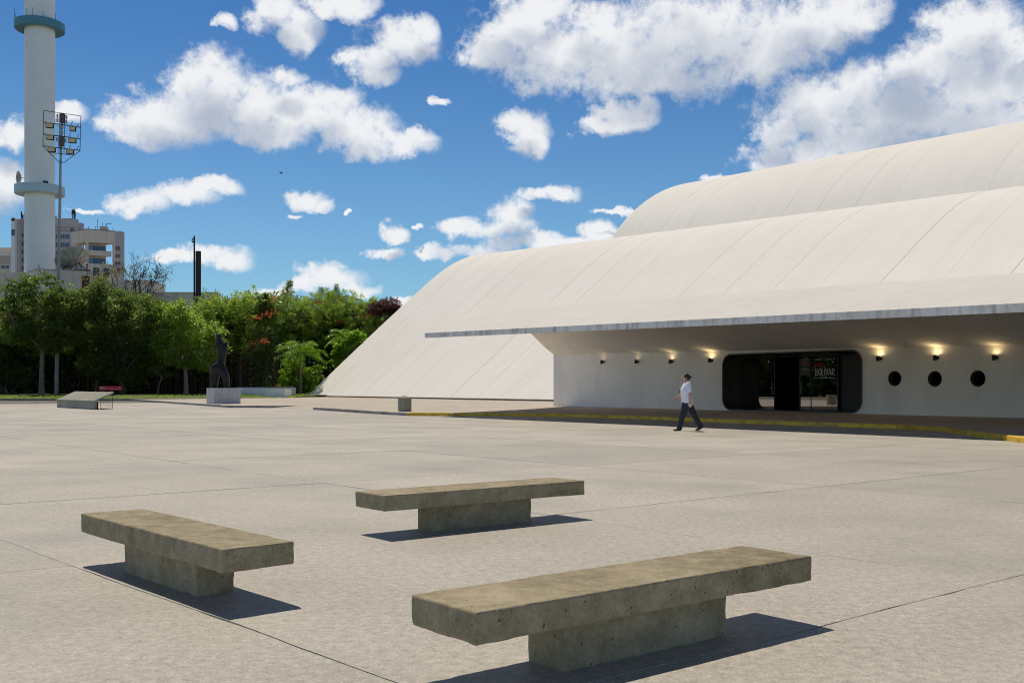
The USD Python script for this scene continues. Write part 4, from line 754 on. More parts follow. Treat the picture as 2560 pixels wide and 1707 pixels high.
dsh.add('base_frame', tube([bs + [-2.3, 0, .1], bs + [2.7, 0, .1]], .09, 6), 'dark_steel')
rs_ = thing('rusty_stub', 'short rusty steel chimney stub with a thin pole, in the treetops', 'chimney', (*AT(211.5, 0, 158)[:2], 0))
rs_.add('chimney', blk(204.5, 219, 689.5, 158, .8), 'rust'); rs_.add('pole', tube([[AT(217, 0, 157.6)[0], 157.8, 0], AT(217.5, 661, 157.8)], .06, 6), 'dark_steel')
for v in (663, 669, 677): p = AT(217.5, v, 157.8); rs_.add('insulator', bx(p[0], p[1], p[2], .22, .22, .16), 'dark_steel')
pst = thing('tall_steel_post', 'tall dark steel column with a pipe beside it, rising above the trees', 'post', (*AT(494, 0, 150)[:2], 0))
m = blk(488.5, 499.5, 627.5, 150, .6); pst.add('column', m, 'sooty_steel'); x = AT(496, 0, 149.9)[0]; pst.add('column_edge', bx(x, 149.93, 0, .12, .1, AT(0, 628, 150)[2]), 'rust')
p = AT(484.6, 589.5, 150); pst.add('pipe', tube([[p[0], 150.2, 0], p + [0, .2, 0]], .115, 8), 'sooty_steel', smooth=40)
for v in (600, 606): q = AT(484, v, 150); pst.add('clamp', bx(q[0] - .08, q[1], q[2], .3, .2, .2), 'dark_steel')
bp = AT(645 * 1.0884, 398 * 1.0884, 95); bd_ = thing('bird', 'tiny dark bird flying across the blue sky', 'bird', bp)
bb = tri(manifold3d.Manifold.hull(manifold3d.Manifold.sphere(.045, 10).translate([-.07, 0, .005]) + manifold3d.Manifold.sphere(.06, 10) + manifold3d.Manifold.sphere(.015, 8).translate([.16, 0, -.01])))
wl = [trimesh.convex.convex_hull(np.array([[-.05, s * .03, .02], [.07, s * .03, .02], [-.03, s * .17, .09], [.06, s * .18, .085], [.06, s * .36, .05], [-.02, s * .03, .035]])) for s in (-1, 1)]
hd_ = trimesh.creation.icosphere(2, .03); hd_.apply_translation([-.125, 0, .01]); bk = trimesh.creation.cone(.01, .04, sections=8); bk.apply_transform(trimesh.transformations.rotation_matrix(-math.pi / 2, [0, 1, 0])); bk.apply_translation([-.15, 0, .008])
bd_.add('body', xform(trimesh.util.concatenate([bb, hd_, bk]), .5, bp), 'black_paint', smooth=True)
for w_ in wl: bd_.add('wing', xform(w_, .5, bp), 'black_paint')
bd_.add('tail', xform(trimesh.convex.convex_hull(np.array([[.12, -.015, -.01], [.12, .015, -.01], [.25, -.04, -.01], [.25, .04, -.01], [.2, 0, 0.0]])), .5, bp), 'black_paint')

# ------------------------------------------------------------------ planting
def leaves(C, D, L, W, r, fold=.25):
    """Folded leaf blades: C base points, D unit directions, lengths L, widths W."""
    n = len(C); D = D / np.linalg.norm(D, axis=1, keepdims=True); L, W = np.broadcast_to(L, n)[:, None], np.broadcast_to(W, n)[:, None]
    s = np.cross(D, r.normal(size=(n, 3)) * .55 + [0, 0, -.8]); s /= np.linalg.norm(s, axis=1, keepdims=True) + 1e-9; up = np.cross(s, D)
    m = C + D * L * .5 + up * W * fold
    V = np.stack([C, m + s * W * .5, C + D * L, m - s * W * .5], 1).reshape(-1, 3); k = np.arange(n) * 4
    return V, np.vstack([np.stack([k, k + 1, k + 2], 1), np.stack([k, k + 2, k + 3], 1)])
def meshof(vf): return trimesh.Trimesh(*vf, process=False)
def crown(blobs, nclump, nleaf, rc, L, W, seed, hollow=.55, droop=0.0):
    """Leaves in clumps on and inside the given ellipsoids (centre, radii)."""
    r = np.random.default_rng(seed); vol = np.array([b[1][0] * b[1][1] * b[1][2] for b in blobs]) ** (2 / 3); cnt = np.maximum(1, (nclump * vol / vol.sum()).astype(int)); C, D = [], []
    for (c, ra), k in zip(blobs, cnt):
        d = r.normal(size=(k, 3)); d /= np.linalg.norm(d, axis=1, keepdims=True); rad = hollow + (1 - hollow) * r.random(k) ** .5
        rad *= 0.82 + .36 * meshkit.noise(d * 2.1 + seed, seed)
        cc = c + d * rad[:, None] * ra; rr = rc * r.uniform(.55, 1.3, k)
        dl = r.normal(size=(k, nleaf, 3)); dl /= np.linalg.norm(dl, axis=2, keepdims=True); dl[..., 2] = np.where(dl[..., 2] < -.25, -dl[..., 2], dl[..., 2])
        p = cc[:, None] + dl * rr[:, None, None] * np.array([1, 1, .62]) * r.uniform(.45, 1, (k, nleaf, 1))
        dr = dl * .8 + r.normal(size=dl.shape) * .55; dr[..., 2] -= droop
        C.append(p.reshape(-1, 3)); D.append(dr.reshape(-1, 3))
    C, D = np.vstack(C), np.vstack(D); n = len(C); return leaves(C, D, L * r.uniform(.7, 1.3, n), W * r.uniform(.7, 1.3, n), r)
def pxblobs(lst, Y, dy=1.0, yo=0.0): 
    o = []
    for b in lst: u, v, ru, rv = b[:4]; s = Y / FL; o.append((AT(u, v, Y) + [0, yo + (b[4] if len(b) > 4 else 0), 0], np.array([ru * s, ru * s * dy, rv * s])))
    return o
def bend(a, b, k, r, n=6): 
    t = np.linspace(0, 1, n)[:, None]; P = a + (b - a) * t; q = r.normal(size=3) * np.linalg.norm(b - a) * k; return P + q * (t * (1 - t) * 4) * .5
def tree(name, lab, base, Y, blobs, forks, seed, leafm, nclump, nleaf, rc, L, W, bark='bark', tr=.28, dy=.9, group=None, hollow=.55, droop=.1, cat='tree'):
    """Tapered trunk, limbs to every lobe of the crown, leaf clumps."""
    r = np.random.default_rng(seed); b = AT(*base, Y); b[2] = float(gz(b[0], Y)) - .12; t = thing(name, lab, cat, b + [0, 0, .12], group)
    F = [AT(u, v, Y) for u, v in forks]; P = np.vstack([b, b + (F[0] - b) * [.15, 0, .45] , F[0]]); Q = CubicSpline([0, .45, 1], P)(np.linspace(0, 1, 9)); rad = tr * np.array([1.45, 1.08, 1.0, .95, .9, .86, .82, .78, .72]); t.add('trunk', tube(Q, rad, 12), bark, smooth=60)
    B_ = pxblobs(blobs, Y, dy); bl = [(c + [0, r.uniform(-.5, .5) * ra[0], 0], ra) for c, ra in B_]
    for i, (c, ra) in enumerate(bl):
        f = F[min(i % len(F), len(F) - 1)]; t.add('limb', tube(bend(f if i % len(F) == 0 else f, c, .18, r), np.linspace(tr * .55, tr * .14, 6), 7), bark, smooth=60)
        for k in range(3):
            d = r.normal(size=3); d /= np.linalg.norm(d); m = c * .75 + f * .25; t.add('branch', tube(bend(m, c + d * ra * .85, .2, r, 5), np.linspace(tr * .22, tr * .05, 5), 5), bark)
    t.add('crown', meshof(crown(bl, nclump, nleaf, rc, L, W, seed, hollow, droop)), leafm); return t, bl
def flowers(t, pts, Y, mt, seed, n=9, s=.22, nm='flower'):
    r = np.random.default_rng(seed)
    for u, v in pts:
        c = AT(u, v, Y) + r.normal(size=3) * .1; C = c + r.normal(size=(n, 3)) * [.28, .2, .13]; D = r.normal(size=(n, 3)) + [0, -.3, .8]; V, f = leaves(C, D, s, s * .8, r); t.add(nm, meshof((V, f)), mt, kind='stuff')
tree('shade_tree', 'leafy round tree with a straight pale trunk forking low, leftmost before the hedge', (104, 985), 112, [(70, 770, 56, 46), (118, 735, 50, 42), (158, 775, 52, 50), (50, 825, 50, 40), (118, 815, 66, 50), (38, 742, 22, 26), (22, 712, 9, 20), (160, 842, 45, 30), (100, 868, 45, 22), (72, 715, 26, 20)], [(106, 872), (118, 862)], 31, 'leaf_mid', 430, 38, .70, .30, .16, tr=.27)
tree('dense_tree', 'broad dark tree with low dense crown behind the sloped hatch and red sign', (306, 988), 114, [(215, 765, 50, 42), (278, 768, 62, 46), (352, 790, 62, 52), (400, 815, 42, 46), (225, 835, 52, 46), (300, 850, 76, 58), (365, 868, 56, 50), (248, 905, 54, 40), (310, 932, 62, 34), (190, 800, 30, 30), (250, 720, 22, 24)], [(303, 940), (312, 930), (298, 950)], 32, 'leaf_mid', 760, 38, .72, .30, .16, bark='dark_bark', tr=.36)
tree('forked_tree', 'bright leaved tree with a bare forked trunk just left of the torso sculpture', (465, 985), 113, [(440, 795, 44, 40), (482, 835, 52, 46), (524, 868, 36, 40), (428, 870, 36, 32), (505, 905, 44, 24), (548, 842, 22, 22), (455, 905, 36, 18), (400, 845, 22, 26)], [(463, 918), (452, 905)], 33, 'leaf_lime', 360, 36, .66, .30, .16, tr=.25)
tree('sapling', 'thin young sapling with few leaves between the dark tree and the forked tree', (395, 984), 111, [(400, 925, 20, 13), (420, 940, 14, 8), (385, 930, 12, 9)], [(404, 945)], 34, 'leaf_dark', 26, 16, .35, .24, .1, tr=.06)
# flowering trees in and behind the hedge
for k, (lab, base, blobs, fl, lm, Y) in enumerate((
    ('orange flowering tree at the left edge of the hedge', (8, 986), [(10, 800, 40, 40), (-30, 780, 40, 45), (40, 850, 36, 36), (0, 880, 40, 30)], [(24, 790), (32, 789), (45, 791), (2, 801), (6, 803)], 'leaf_mid', 117),
    ('orange flowering tree rising behind the torso sculpture', (600, 986), [(585, 790, 46, 40), (640, 775, 40, 36), (615, 830, 46, 40), (672, 782, 30, 34)], [(640, 797), (652, 796), (664, 788), (683, 785), (687, 752), (640, 858), (665, 850), (664, 857)], 'leaf_mid', 121),
    ('orange flowering tree between the palm and the big white shell', (820, 986), [(800, 780, 44, 40), (850, 775, 44, 42), (895, 790, 40, 36), (840, 830, 46, 40)], [(796, 757), (848, 808), (842, 846), (903, 789), (916, 787), (926, 788), (801, 758)], 'leaf_mid', 142))):
    t, _ = tree('tulip_tree', lab, base, Y, blobs, [(base[0], 900)], 40 + k, lm, 240, 34, .7, .36, .18, bark='dark_bark', group=None)
    flowers(t, fl, Y - 5.0, 'flower_orange', 60 + k, 11, .26)
t, _ = tree('purple_tree', 'purple leaved tree peeping over the edge of the big shell', (965, 986), 137, [(945, 775, 24, 18), (975, 768, 26, 18), (1000, 790, 26, 24)], [(965, 850)], 47, 'leaf_purple', 150, 22, .6, .32, .18, bark='dark_bark')
flowers(thing('flowering_vine', 'pink and white blossoms at the top of the hedge beside the bamboo tips', 'vine', AT(778, 744, 138)), [(772, 743), (780, 748), (788, 742)], 137.5, 'sign_white', 71, 8, .25)
# bamboo hedge
def sprays(n, seed):
    r = np.random.default_rng(seed); C, D = [], []
    for k in range(n):
        u = r.uniform(-120, 960) if k % 3 else r.uniform(480, 960); Y = r.uniform(117.6, 120) + float(np.clip((u - 630) / 60, 0, 1)) * 19; zt = EYE + (YH - np.interp(u, *HT)) / FL * Y; a = np.array([(u - CX) / FL * Y, Y, zt * r.uniform(.42, 1.0)]); d = r.normal(size=3) * [.45, .3, .25] + [0, -.25, .8]; d /= np.linalg.norm(d); ln = r.uniform(1.2, 2.6); m = 64; q = r.random(m)
        P = a + d * (q * ln)[:, None] + np.array([0, -.25, -.5]) * (q ** 2 * ln * .5)[:, None]; e = r.normal(size=(m, 3)); e[:, 2] = np.abs(e[:, 2]) * .3; C.append(P + e * (.42 * (1 - q) + .05)[:, None] * .5); D.append(e + d * .8)
    C, D = np.vstack(C), np.vstack(D); return leaves(C, D, .40 * r.uniform(.7, 1.3, len(C)), .10, r, .1)
r = np.random.default_rng(81); HT = ([-160, -60, 60, 200, 380, 450, 520, 570, 640, 700, 760, 800, 860, 920, 980, 1060], [770, 775, 765, 745, 765, 772, 764, 750, 750, 746, 757, 750, 748, 757, 770, 800])
def hedge_leaves(n, y0, y1, zlo, zpow, L, W, seed):
    r = np.random.default_rng(seed); u = r.uniform(-150, 1010, n); Y = r.uniform(y0, y1, n); zt = EYE + (YH - np.interp(u, *HT)) / FL * 122.0
    far = np.clip((u - 630) / 60, 0, 1) * 19; Y = Y + far; zt = EYE + (zt - EYE) * (122 + far) / 122; x = (u - CX) / FL * (122.0 + far); b = meshkit.fbm(np.stack([x * .55, Y * .3, np.zeros(n)], 1), 3, 5)
    z = zlo + (zt * (.80 + .36 * b) - zlo) * r.random(n) ** zpow; cl = meshkit.noise(np.stack([x * .8, Y * .5, z * .8], 1), 9); k = cl > (.30 if y0 < 121 else .12)
    C = np.stack([x, Y, z], 1)[k]; D = r.normal(size=(len(C), 3)) * [.8, .8, .5] + [0, -.25, -.15]; return leaves(C, D, L * r.uniform(.6, 1.4, len(C)), W, r, .1)
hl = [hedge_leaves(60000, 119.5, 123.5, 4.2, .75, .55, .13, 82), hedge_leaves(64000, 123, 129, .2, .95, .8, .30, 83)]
structure('bamboo_hedge', meshof(hl[0]), 'leaf_bamboo', kind='stuff', label='tall dark bamboo hedge behind the trees along the far side of the plaza')
structure('bamboo_sprays', meshof(sprays(560, 84)), 'leaf_lime', kind='stuff', label='light green feathery bamboo sprays over the front of the hedge')
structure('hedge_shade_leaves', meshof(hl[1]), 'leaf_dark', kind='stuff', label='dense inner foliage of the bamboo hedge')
cm = []
for k in range(200): u = r.uniform(-140, 700); Y = r.uniform(119.4, 122.5); x = (u - CX) / FL * 122.0; zt = r.uniform(4, 8); cm.append(tube([[x, Y, .2], [x + r.normal() * .15, Y, zt * .5], [x + r.normal() * .4, Y + r.normal() * .3, zt]], [.035, .03, .02], 4, caps=False))
structure('bamboo_stems', cat_(cm), 'dark_bark', kind='stuff', label='thin upright bamboo stems low in the dark hedge')
for k, (u, v, h, ln) in enumerate(((712, 752, 48, 14), (801, 772, 52, 2), (824, 772, 40, 3), (843, 776, 62, -2), (929, 790, 42, 1), (655, 762, 26, 10), (538, 775, 30, 2), (620, 765, 24, 4))):
    lab = ['bamboo plume leaning right above the hedge, left of the pink blossoms', 'slim bamboo tip just right of the pink blossoms', 'short bamboo tip between two taller ones', 'tallest bamboo tip standing above the hedge', 'bamboo tip beside the purple tree at the shell', 'small leaning bamboo tip over the orange flowers', 'bamboo tip above the hedge by the tall steel post', 'low bamboo tip above the middle of the hedge'][k]
    yb_ = 121 if u < 730 else 140; a, b = AT(u, v, yb_), AT(u + ln, v - h, yb_); bp_ = thing('bamboo_plume', lab, 'bamboo', a); rr = np.random.default_rng(90 + k); bp_.add('stem', tube([a - [0, 0, 1], a, b], [.035, .03, .012], 5), 'bark'); n = 420; q = rr.random(n); ct = a + (b - a) * q[:, None] ** .9; rad = (.62 * (1 - q) + .06)[:, None] * min(1.0, h / 40)
    d = rr.normal(size=(n, 3)); d[:, 2] = np.abs(d[:, 2]) * .3 + .1; bp_.add('foliage', meshof(leaves(ct + d * rad * .45, d + [0, 0, .35], .42, .085, rr, .1)), 'leaf_bamboo')
# palms
def palm(lab, base, crownc, Y, nf, ln, seed, trunk=True, bend_=1.0, zb=None):
    r = np.random.default_rng(seed); b = AT(*base, Y); b[2] = float(gz(b[0], Y)) if zb is None else zb; c = AT(*crownc, Y); t = thing('palm', lab, 'palm tree', b)
    q = np.linspace(0, 1, 12)[:, None]; P = b - [0, 0, .1] + (c - b + [0, 0, .1]) * q; rad = np.interp(np.linspace(0, 1, 12), [0, .05, .15, .7, .85, 1], [.27, .22, .165, .14, .15, .09]) + .006 * (np.arange(12) % 2)
    t.add('trunk', tube(P, rad, 12), 'bark', smooth=60)
    for k in range(nf):
        a = 2 * math.pi * k / nf * 1.0 + r.uniform(-.25, .25); el = [.25, .75, 1.15][k % 3] + r.uniform(-.15, .15); L_ = ln * r.uniform(.85, 1.12); s = np.linspace(0, 1, 14); th = el - bend_ * (1.55 + .25 * (k % 3)) * s ** 1.5
        dx = np.cumsum(np.cos(th)) / 14 * L_; dz = np.cumsum(np.sin(th)) / 14 * L_; h = np.array([math.cos(a), math.sin(a), 0]); R = c + np.outer(dx, h) + np.outer(dz, [0, 0, 1]); f = t.add('frond', tube(R, np.linspace(.03, .008, 14), 5), 'leaf_palm')
        m = 46; si = np.linspace(.10, .99, m); Ci = np.stack([np.interp(si, s, R[:, i]) for i in range(3)], 1); T = np.gradient(Ci, axis=0); T /= np.linalg.norm(T, axis=1, keepdims=True); S = np.cross(T, [0, 0, 1.0]); S /= np.linalg.norm(S, axis=1, keepdims=True) + 1e-9
        C2, D2 = [], []
        for sg in (-1, 1):
            C2.append(Ci); D2.append(S * sg * .8 + T * .55 + r.normal(size=(m, 3)) * .16 + np.array([0, 0, .10]) - np.outer(.35 + .3 * si, [0, 0, 1]))
        ll = ln * .26 * np.sin(np.clip(si * 2.6 + .45, 0, math.pi)) + .12; f.add('leaflets', meshof(leaves(np.vstack(C2), np.vstack(D2), np.r_[ll, ll], .055, r, .1)), 'leaf_palm')
    return t
palm('feathery palm with a ringed grey trunk at the foot of the white shell', (751.5, 985), (751, 888), 124.6, 22, 3.7, 101)
palm('palm half hidden at the edge of the white shell, with long hanging fronds', (868, 985), (866, 852), 130.5, 11, 3.3, 102, zb=0.2)
def bush(name, lab, blobs, Y, lm, n, nl, rc, L, W, seed, base=None, cat='shrub', dy=.7):
    b = AT(blobs[0][0], 985, Y); b[2] = float(gz(b[0], Y)); t = thing(name, lab, cat, b); bl = pxblobs(blobs, Y, dy); r = np.random.default_rng(seed)
    for c, ra in bl[:4]: t.add('stem', tube(bend(b + r.normal(size=3) * [.15, .1, 0], c, .1, r, 5), [.05, .045, .04, .03, .02], 5), 'bark')
    t.add('foliage', meshof(crown(bl, n, nl, rc, L, W, seed, .4, 0.0)), lm); return t
bs1 = bush('croton_bush', 'yellow green shrub around the foot of the palm', [(722, 945, 24, 26), (748, 950, 30, 30), (778, 938, 26, 24), (735, 920, 26, 18), (715, 965, 18, 16), (770, 962, 24, 18), (800, 925, 12, 12)], 126.6, 'leaf_croton', 330, 16, .32, .26, .13, 111)
flowers(bs1, [(728, 918), (735, 921), (758, 937), (760, 941), (782, 925), (722, 964), (746, 960)], 124.9, 'flower_yellow', 112, 6, .14)
bush('broad_leaf_plant', 'glossy broad leaved plant overhanging the sloping edge of the shell', [(880, 848, 18, 12), (862, 868, 20, 14), (895, 840, 14, 10), (848, 885, 16, 10), (838, 905, 14, 7)], 128.3, 'leaf_palm', 90, 12, .30, .48, .30, 113)
bush('low_bedding', 'low leafy bedding with yellow flowers behind the white wall', [(735, 985, 16, 8), (705, 968, 8, 5), (720, 975, 10, 6), (756, 975, 12, 9)], 125.5, 'leaf_mid', 50, 14, .25, .2, .1, 114)
flowers(thing('yellow_flowers', 'small yellow flowers just above the low white wall', 'flowers', AT(697, 966, 116)), [(694, 962), (700, 964), (697, 967), (717, 965)], 116, 'flower_yellow', 115, 5, .12)
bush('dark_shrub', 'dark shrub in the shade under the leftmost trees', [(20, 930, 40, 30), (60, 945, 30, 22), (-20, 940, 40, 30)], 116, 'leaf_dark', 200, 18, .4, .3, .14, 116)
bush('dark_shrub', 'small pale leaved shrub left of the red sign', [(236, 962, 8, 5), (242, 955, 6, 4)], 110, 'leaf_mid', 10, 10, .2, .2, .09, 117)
# bare tree
def bare(lab, base, top, Y, seed):
    r = np.random.default_rng(seed); b = AT(*base, Y); b[2] = .3; f = AT(*top, Y); t = thing('bare_tree', lab, 'tree', b); t.add('trunk', tube([b, b * .5 + f * .5 + [.2, 0, 0], f], [.30, .24, .20], 9), 'dark_bark'); br, lv = [], []
    def grow(p, d, ln, rad, dep):
        n = 4; P = [p]
        for k in range(n): d = d + r.normal(size=3) * .17 + [0, 0, .03]; d /= np.linalg.norm(d); P.append(P[-1] + d * ln / n)
        br.append((dep, tube(P, np.linspace(max(rad, .022), max(rad * .62, .018), n + 1), 5 if dep < 3 else 3, caps=False)))
        if dep >= 6 or (dep == 5 and r.random() < .3): return
        for k in range(r.integers(2, 4)):
            a = r.normal(size=3); a -= d * (a @ d); a /= np.linalg.norm(a); e = d + a * r.uniform(.45, .95); e[2] += .12; grow(P[-1] if k < 2 else P[2], e / np.linalg.norm(e), ln * r.uniform(.62, .85), rad * .60, dep + 1)
        if dep >= 3 and P[-1][0] < f[0] + .4 and r.random() < .5 or r.random() < .06: lv.append(P[-1])
    for (u, v) in ((250, 705), (285, 682), (318, 668), (352, 664), (388, 680), (418, 702), (446, 738)): e = AT(u, v, Y) - f; e[1] += r.normal() * .8; grow(f, e / np.linalg.norm(e), np.linalg.norm(e) * .44, .14, 1)
    for dep in (1, 2):
        for m in [m for d, m in br if d == dep]: t.add('limb' if dep == 1 else 'branch', m, 'dark_bark')
    t.add('twigs', cat_([m for d, m in br if d > 2]), 'dark_bark', kind='stuff'); C = np.repeat(np.array(lv), 7, 0) + r.normal(size=(len(lv) * 7, 3)) * .22; t.add('leaves', meshof(leaves(C, r.normal(size=C.shape), .26, .15, r)), 'leaf_yellow', kind='stuff')
bare('nearly bare tree with fine dark branches and a few yellow leaves above the treetops', (322, 985), (322, 792), 133, 121)

# trees closing the plaza on its left, outside the picture but mirrored in the entrance glass
def side_hedge(n, seed):
    r = np.random.default_rng(seed); y = r.uniform(28, 100, n); x = -78 + r.uniform(-7, 4, n) - (y - 60) * .02; z = .1 + r.random(n) * (8.5 + 3 * meshkit.noise(np.stack([y * .2, x * 0, x * 0], 1), 3)); return leaves(np.stack([x, y, z], 1), r.normal(size=(n, 3)) * [.6, .8, .5], .85, .5, r, .1)
structure('side_hedge', meshof(side_hedge(42000, 131)), 'leaf_dark', kind='stuff', label='tall dark hedge along the left side of the plaza')

# ------------------------------------------------------------------ the walking woman
MF = manifold3d.Manifold
WO = np.array([(1715 - CX) / FL * 29.8, 29.8, 0.0])
def sp(p, r, n=20): return MF.sphere(r, n).translate([float(x) for x in p])
def chain(js, n=20):                   # joints (x, y, z, r) -> rounded tapering limb
    out = MF()
    for a, b in zip(js[:-1], js[1:]): out += MF.hull(sp(a[:3], a[3], n) + sp(b[:3], b[3], n))
    return out
def slab_(rows):                       # rows: (x, z, half width in y, r)
    out = MF(); H_ = [MF.hull(sp((x, -hw, z), r) + sp((x, hw, z), r)) for x, z, hw, r in rows]
    for a, b in zip(H_[:-1], H_[1:]): out += MF.hull(a + b)
    return out
def hand_(w, d, nrm, th, curl, s=1.0):
    """Palm, four unequal fingers in two bends, thumb off the side. w wrist, d along the hand, nrm out of the palm, th towards the thumb."""
    w, d, nrm, th = (np.asarray(v, float) for v in (w, d, nrm, th)); d /= np.linalg.norm(d); nrm = nrm - d * (nrm @ d); nrm /= np.linalg.norm(nrm); th = np.cross(d, nrm) * np.sign(np.cross(d, nrm) @ th)
    P = lambda a, b, c: w + (d * a + th * b + nrm * c) * s
    out = MF.hull(sp(P(.01, .018, 0), .016 * s, 12) + sp(P(.01, -.018, 0), .016 * s, 12) + sp(P(.085, .030, 0), .0125 * s, 12) + sp(P(.082, -.030, 0), .0115 * s, 12))
    for b, ln, r in ((.030, .070, .0085), (.010, .078, .0088), (-.011, .072, .0085), (-.030, .056, .0075)):
        p = P(.085, b, 0); js = [(*p, r * s)]; a = 0.0
        for f in (.45, .32, .23): a += curl; p = p + (d * math.cos(a) + nrm * math.sin(a)) * ln * f * s; js.append((*p, r * s * (1 - .12 * len(js))))
        out += chain(js, 10)
    out += chain([(*P(.022, .022, .004), .012 * s), (*P(.052, .050, .012), .0105 * s), (*P(.080, .056, .026), .009 * s), (*P(.098, .050, .038), .0075 * s)], 10)
    return out
def bodymesh(man, ln, it, lo=.5): t = tri(man.refine_to_length(ln)); trimesh.smoothing.filter_taubin(t, lo, -lo - .03, it); t.apply_translation(WO); return t
pw = thing('person', 'woman in white short sleeved shirt and dark trousers walking left with papers in hand', 'person', WO)
head = MF.sphere(1, 40).scale([.094, .074, .118]).translate([-.018, 0, 1.520]) + MF.hull(sp((-.060, 0, 1.445), .040) + sp((-.040, 0, 1.47), .058)) + sp((-.078, 0, 1.425), .022)
nose = chain([(-.108, 0, 1.525, .010), (-.126, 0, 1.497, .0135), (-.108, 0, 1.488, .013)], 14)
ears = MF.sphere(1, 16).scale([.020, .010, .032]).translate([.002, -.074, 1.505]) + MF.sphere(1, 16).scale([.020, .010, .032]).translate([.002, .074, 1.505])
lips = MF.hull(sp((-.100, -.018, 1.457), .009, 10) + sp((-.104, 0, 1.457), .011, 10) + sp((-.100, .018, 1.457), .009, 10))
brow = MF.hull(sp((-.088, -.03, 1.545), .018, 12) + sp((-.088, .03, 1.545), .018, 12))
skin = head + nose + ears + lips + brow + chain([(-.002, 0, 1.47, .052), (.030, 0, 1.385, .058), (.035, 0, 1.33, .075)])
skin += slab_([(.035, .84, .07, .120), (.012, 1.0, .07, .128), (.0, 1.17, .07, .130), (.04, 1.33, .12, .060)])
NA = [(.045, -.185, 1.335, .058), (.072, -.245, 1.075, .043), (.078, -.238, .885, .028)]; FA = [(.025, .185, 1.335, .058), (-.035, .245, 1.085, .043), (-.208, .222, .958, .028)]
NL = [(.015, -.085, .84, .105), (-.115, -.10, .46, .060), (-.222, -.10, .09, .040)]; FLg = [(.065, .085, .84, .105), (.245, .10, .455, .060), (.440, .10, .150, .040)]
for c in (NA, FA, NL, FLg): skin += chain(c)
skin += hand_((.078, -.238, .872), (.02, .02, -1), (.25, 1, 0), (-1, .2, 0), .55) + hand_((-.222, .221, .950), (-.85, -.12, -.5), (.3, -1, -.4), (-.4, 0, .9), .35)
pw.add('body', bodymesh(skin, .016, 5, .35), 'skin', smooth=True)
sh = slab_([(.036, .795, .085, .150), (.030, .86, .085, .152), (.012, 1.0, .082, .150), (-.008, 1.15, .080, .158), (.012, 1.26, .10, .118), (.042, 1.345, .125, .066), (.040, 1.385, .03, .066)])
for c in (NA, FA):
    a, b = np.array(c[0][:3]), np.array(c[1][:3]); e = a + (b - a) * .72; sh += chain([(*a, .074), (*e, .068)])
    dv = (b - a) / np.linalg.norm(b - a); sh = sh.trim_by_plane([float(x) for x in -dv], float(-dv @ e)) if False else sh
sh = sh - MF.cube([1, 1, .2], True).translate([0, 0, .70]) - sp((-.03, 0, 1.475), .075)
st_ = bodymesh(sh, .016, 6, .4); q = st_.vertices - WO; st_.vertices = st_.vertices + st_.vertex_normals * ((meshkit.fbm(q * [16, 16, 9], 3, 5) - .5) * .022 * np.clip((1.36 - q[:, 2]) * 4, 0, 1))[:, None]; pw.add('shirt', st_, 'shirt', smooth=True)
col = chain([(-.035, -.055, 1.385, .012), (.03, -.070, 1.415, .014), (.085, 0, 1.43, .014), (.03, .070, 1.415, .014), (-.035, .055, 1.385, .012)], 10); pw.add('collar', bodymesh(col, .012, 3), 'shirt', smooth=True)
tr_ = slab_([(.040, .90, .07, .125), (.045, .80, .075, .140), (.045, .74, .075, .125)])
tr_ += chain([(*NL[0][:3], .130), (-.060, -.095, .62, .105), (-.118, -.10, .46, .088), (-.185, -.10, .20, .078), (-.205, -.10, .075, .084)]); tr_ += chain([(*FLg[0][:3], .130), (.165, .095, .62, .103), (.250, .10, .455, .086), (.375, .10, .235, .076), (.425, .10, .150, .080)])
tr_ = tr_ - MF.cube([2, 2, .2], True).translate([0, 0, -.055]); tt_ = bodymesh(tr_, .018, 6, .4); q = tt_.vertices - WO; tt_.vertices = tt_.vertices + tt_.vertex_normals * ((meshkit.fbm(q * [14, 14, 8], 3, 8) - .5) * .016)[:, None]; pw.add('trousers', tt_, 'trousers', smooth=True)
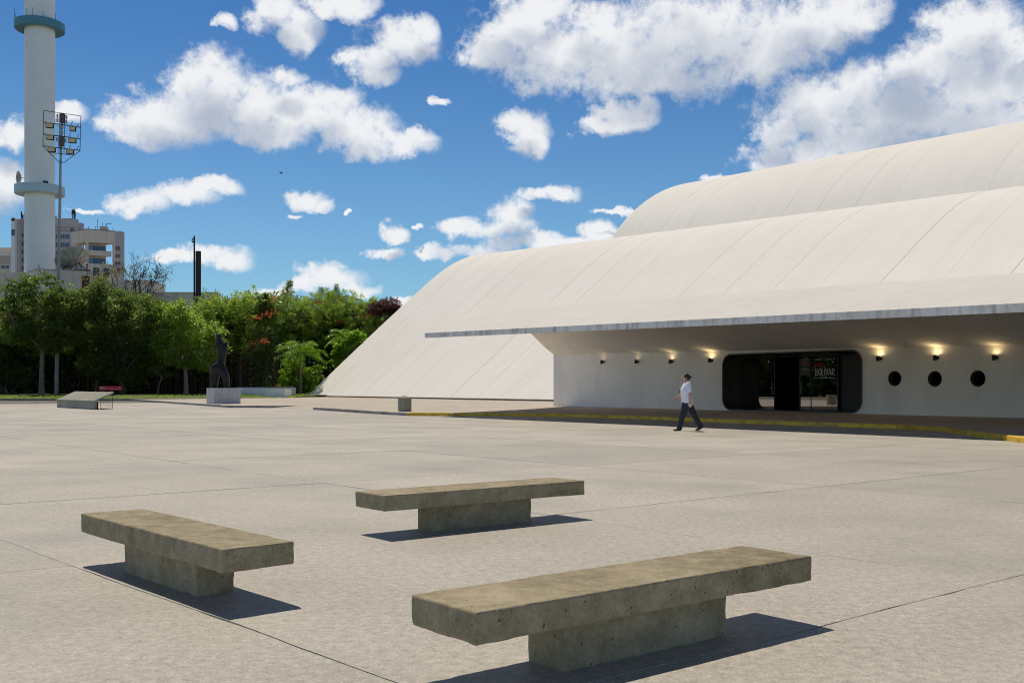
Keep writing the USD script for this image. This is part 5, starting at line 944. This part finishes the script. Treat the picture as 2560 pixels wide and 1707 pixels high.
for js in ([(-.185, -.10, .052, .042), (-.235, -.10, .055, .045), (-.300, -.10, .040, .036), (-.360, -.10, .030, .026)], [(.490, .10, .112, .038), (.440, .10, .095, .044), (.360, .10, .045, .036), (.300, .10, .026, .022)]):
    b = chain(js); f = b.trim_by_plane([0, 0, 1.0], .002); pw.add('shoe', bodymesh(f, .014, 3), 'shoe_black', smooth=True)
hr = MF.sphere(1, 40).scale([.104, .083, .112]).translate([.006, 0, 1.541]) - MF.cube([.2, .3, .3], True).rotate([0, -24, 0]).translate([-.157, 0, 1.52]) - MF.cube([.3, .3, .14], True).rotate([0, 28, 0]).translate([-.03, 0, 1.392])
hr += MF.hull(sp((.075, 0, 1.535), .035) + sp((.112, 0, 1.545), .040)) + chain([(.13, .01, 1.56, .018), (.155, .02, 1.575, .008)], 10) + chain([(.125, -.01, 1.525, .018), (.148, -.02, 1.495, .006)], 10) + chain([(.09, 0, 1.50, .02), (.105, 0, 1.455, .006)], 10)
pw.add('hair', bodymesh(hr, .012, 4), 'hair', smooth=True)
pw.add('eye', bodymesh(sp((-.094, -.031, 1.518), .0095, 12), .006, 1), 'hair'); pw.add('eye', bodymesh(sp((-.094, .031, 1.518), .0095, 12), .006, 1), 'hair'); pw.add('eyebrow', bodymesh(MF.hull(sp((-.099, -.018, 1.538), .005, 8) + sp((-.083, -.050, 1.536), .004, 8)), .006, 1), 'hair')
pw.add('name_badge', xform(bx(0, 0, 0, .012, .075, .10), 0.0, WO + [-.185, -.03, 1.075]), 'trousers'); pw.add('lanyard', tube(np.array([[-.176, -.03, 1.175], [-.13, -.045, 1.28], [-.03, -.072, 1.39], [.05, -.06, 1.42]]) + WO, .005, 5), 'trousers')
bt = trimesh.creation.box([.155, .010, .098]); bt.apply_transform(trimesh.transformations.rotation_matrix(math.radians(-50), [0, 1, 0])); bt.apply_translation(WO + [.098, -.232, .765]); ev = thing('papers', 'small folded beige papers held in the hand of the walking woman', 'papers', WO + [.098, -.232, .765]); ev.add('folded_sheet', bt, 'paper')
b2 = trimesh.creation.box([.150, .006, .094]); b2.apply_transform(trimesh.transformations.rotation_matrix(math.radians(-44), [0, 1, 0])); b2.apply_translation(WO + [.094, -.222, .768]); ev.add('folded_sheet', b2, 'paper')
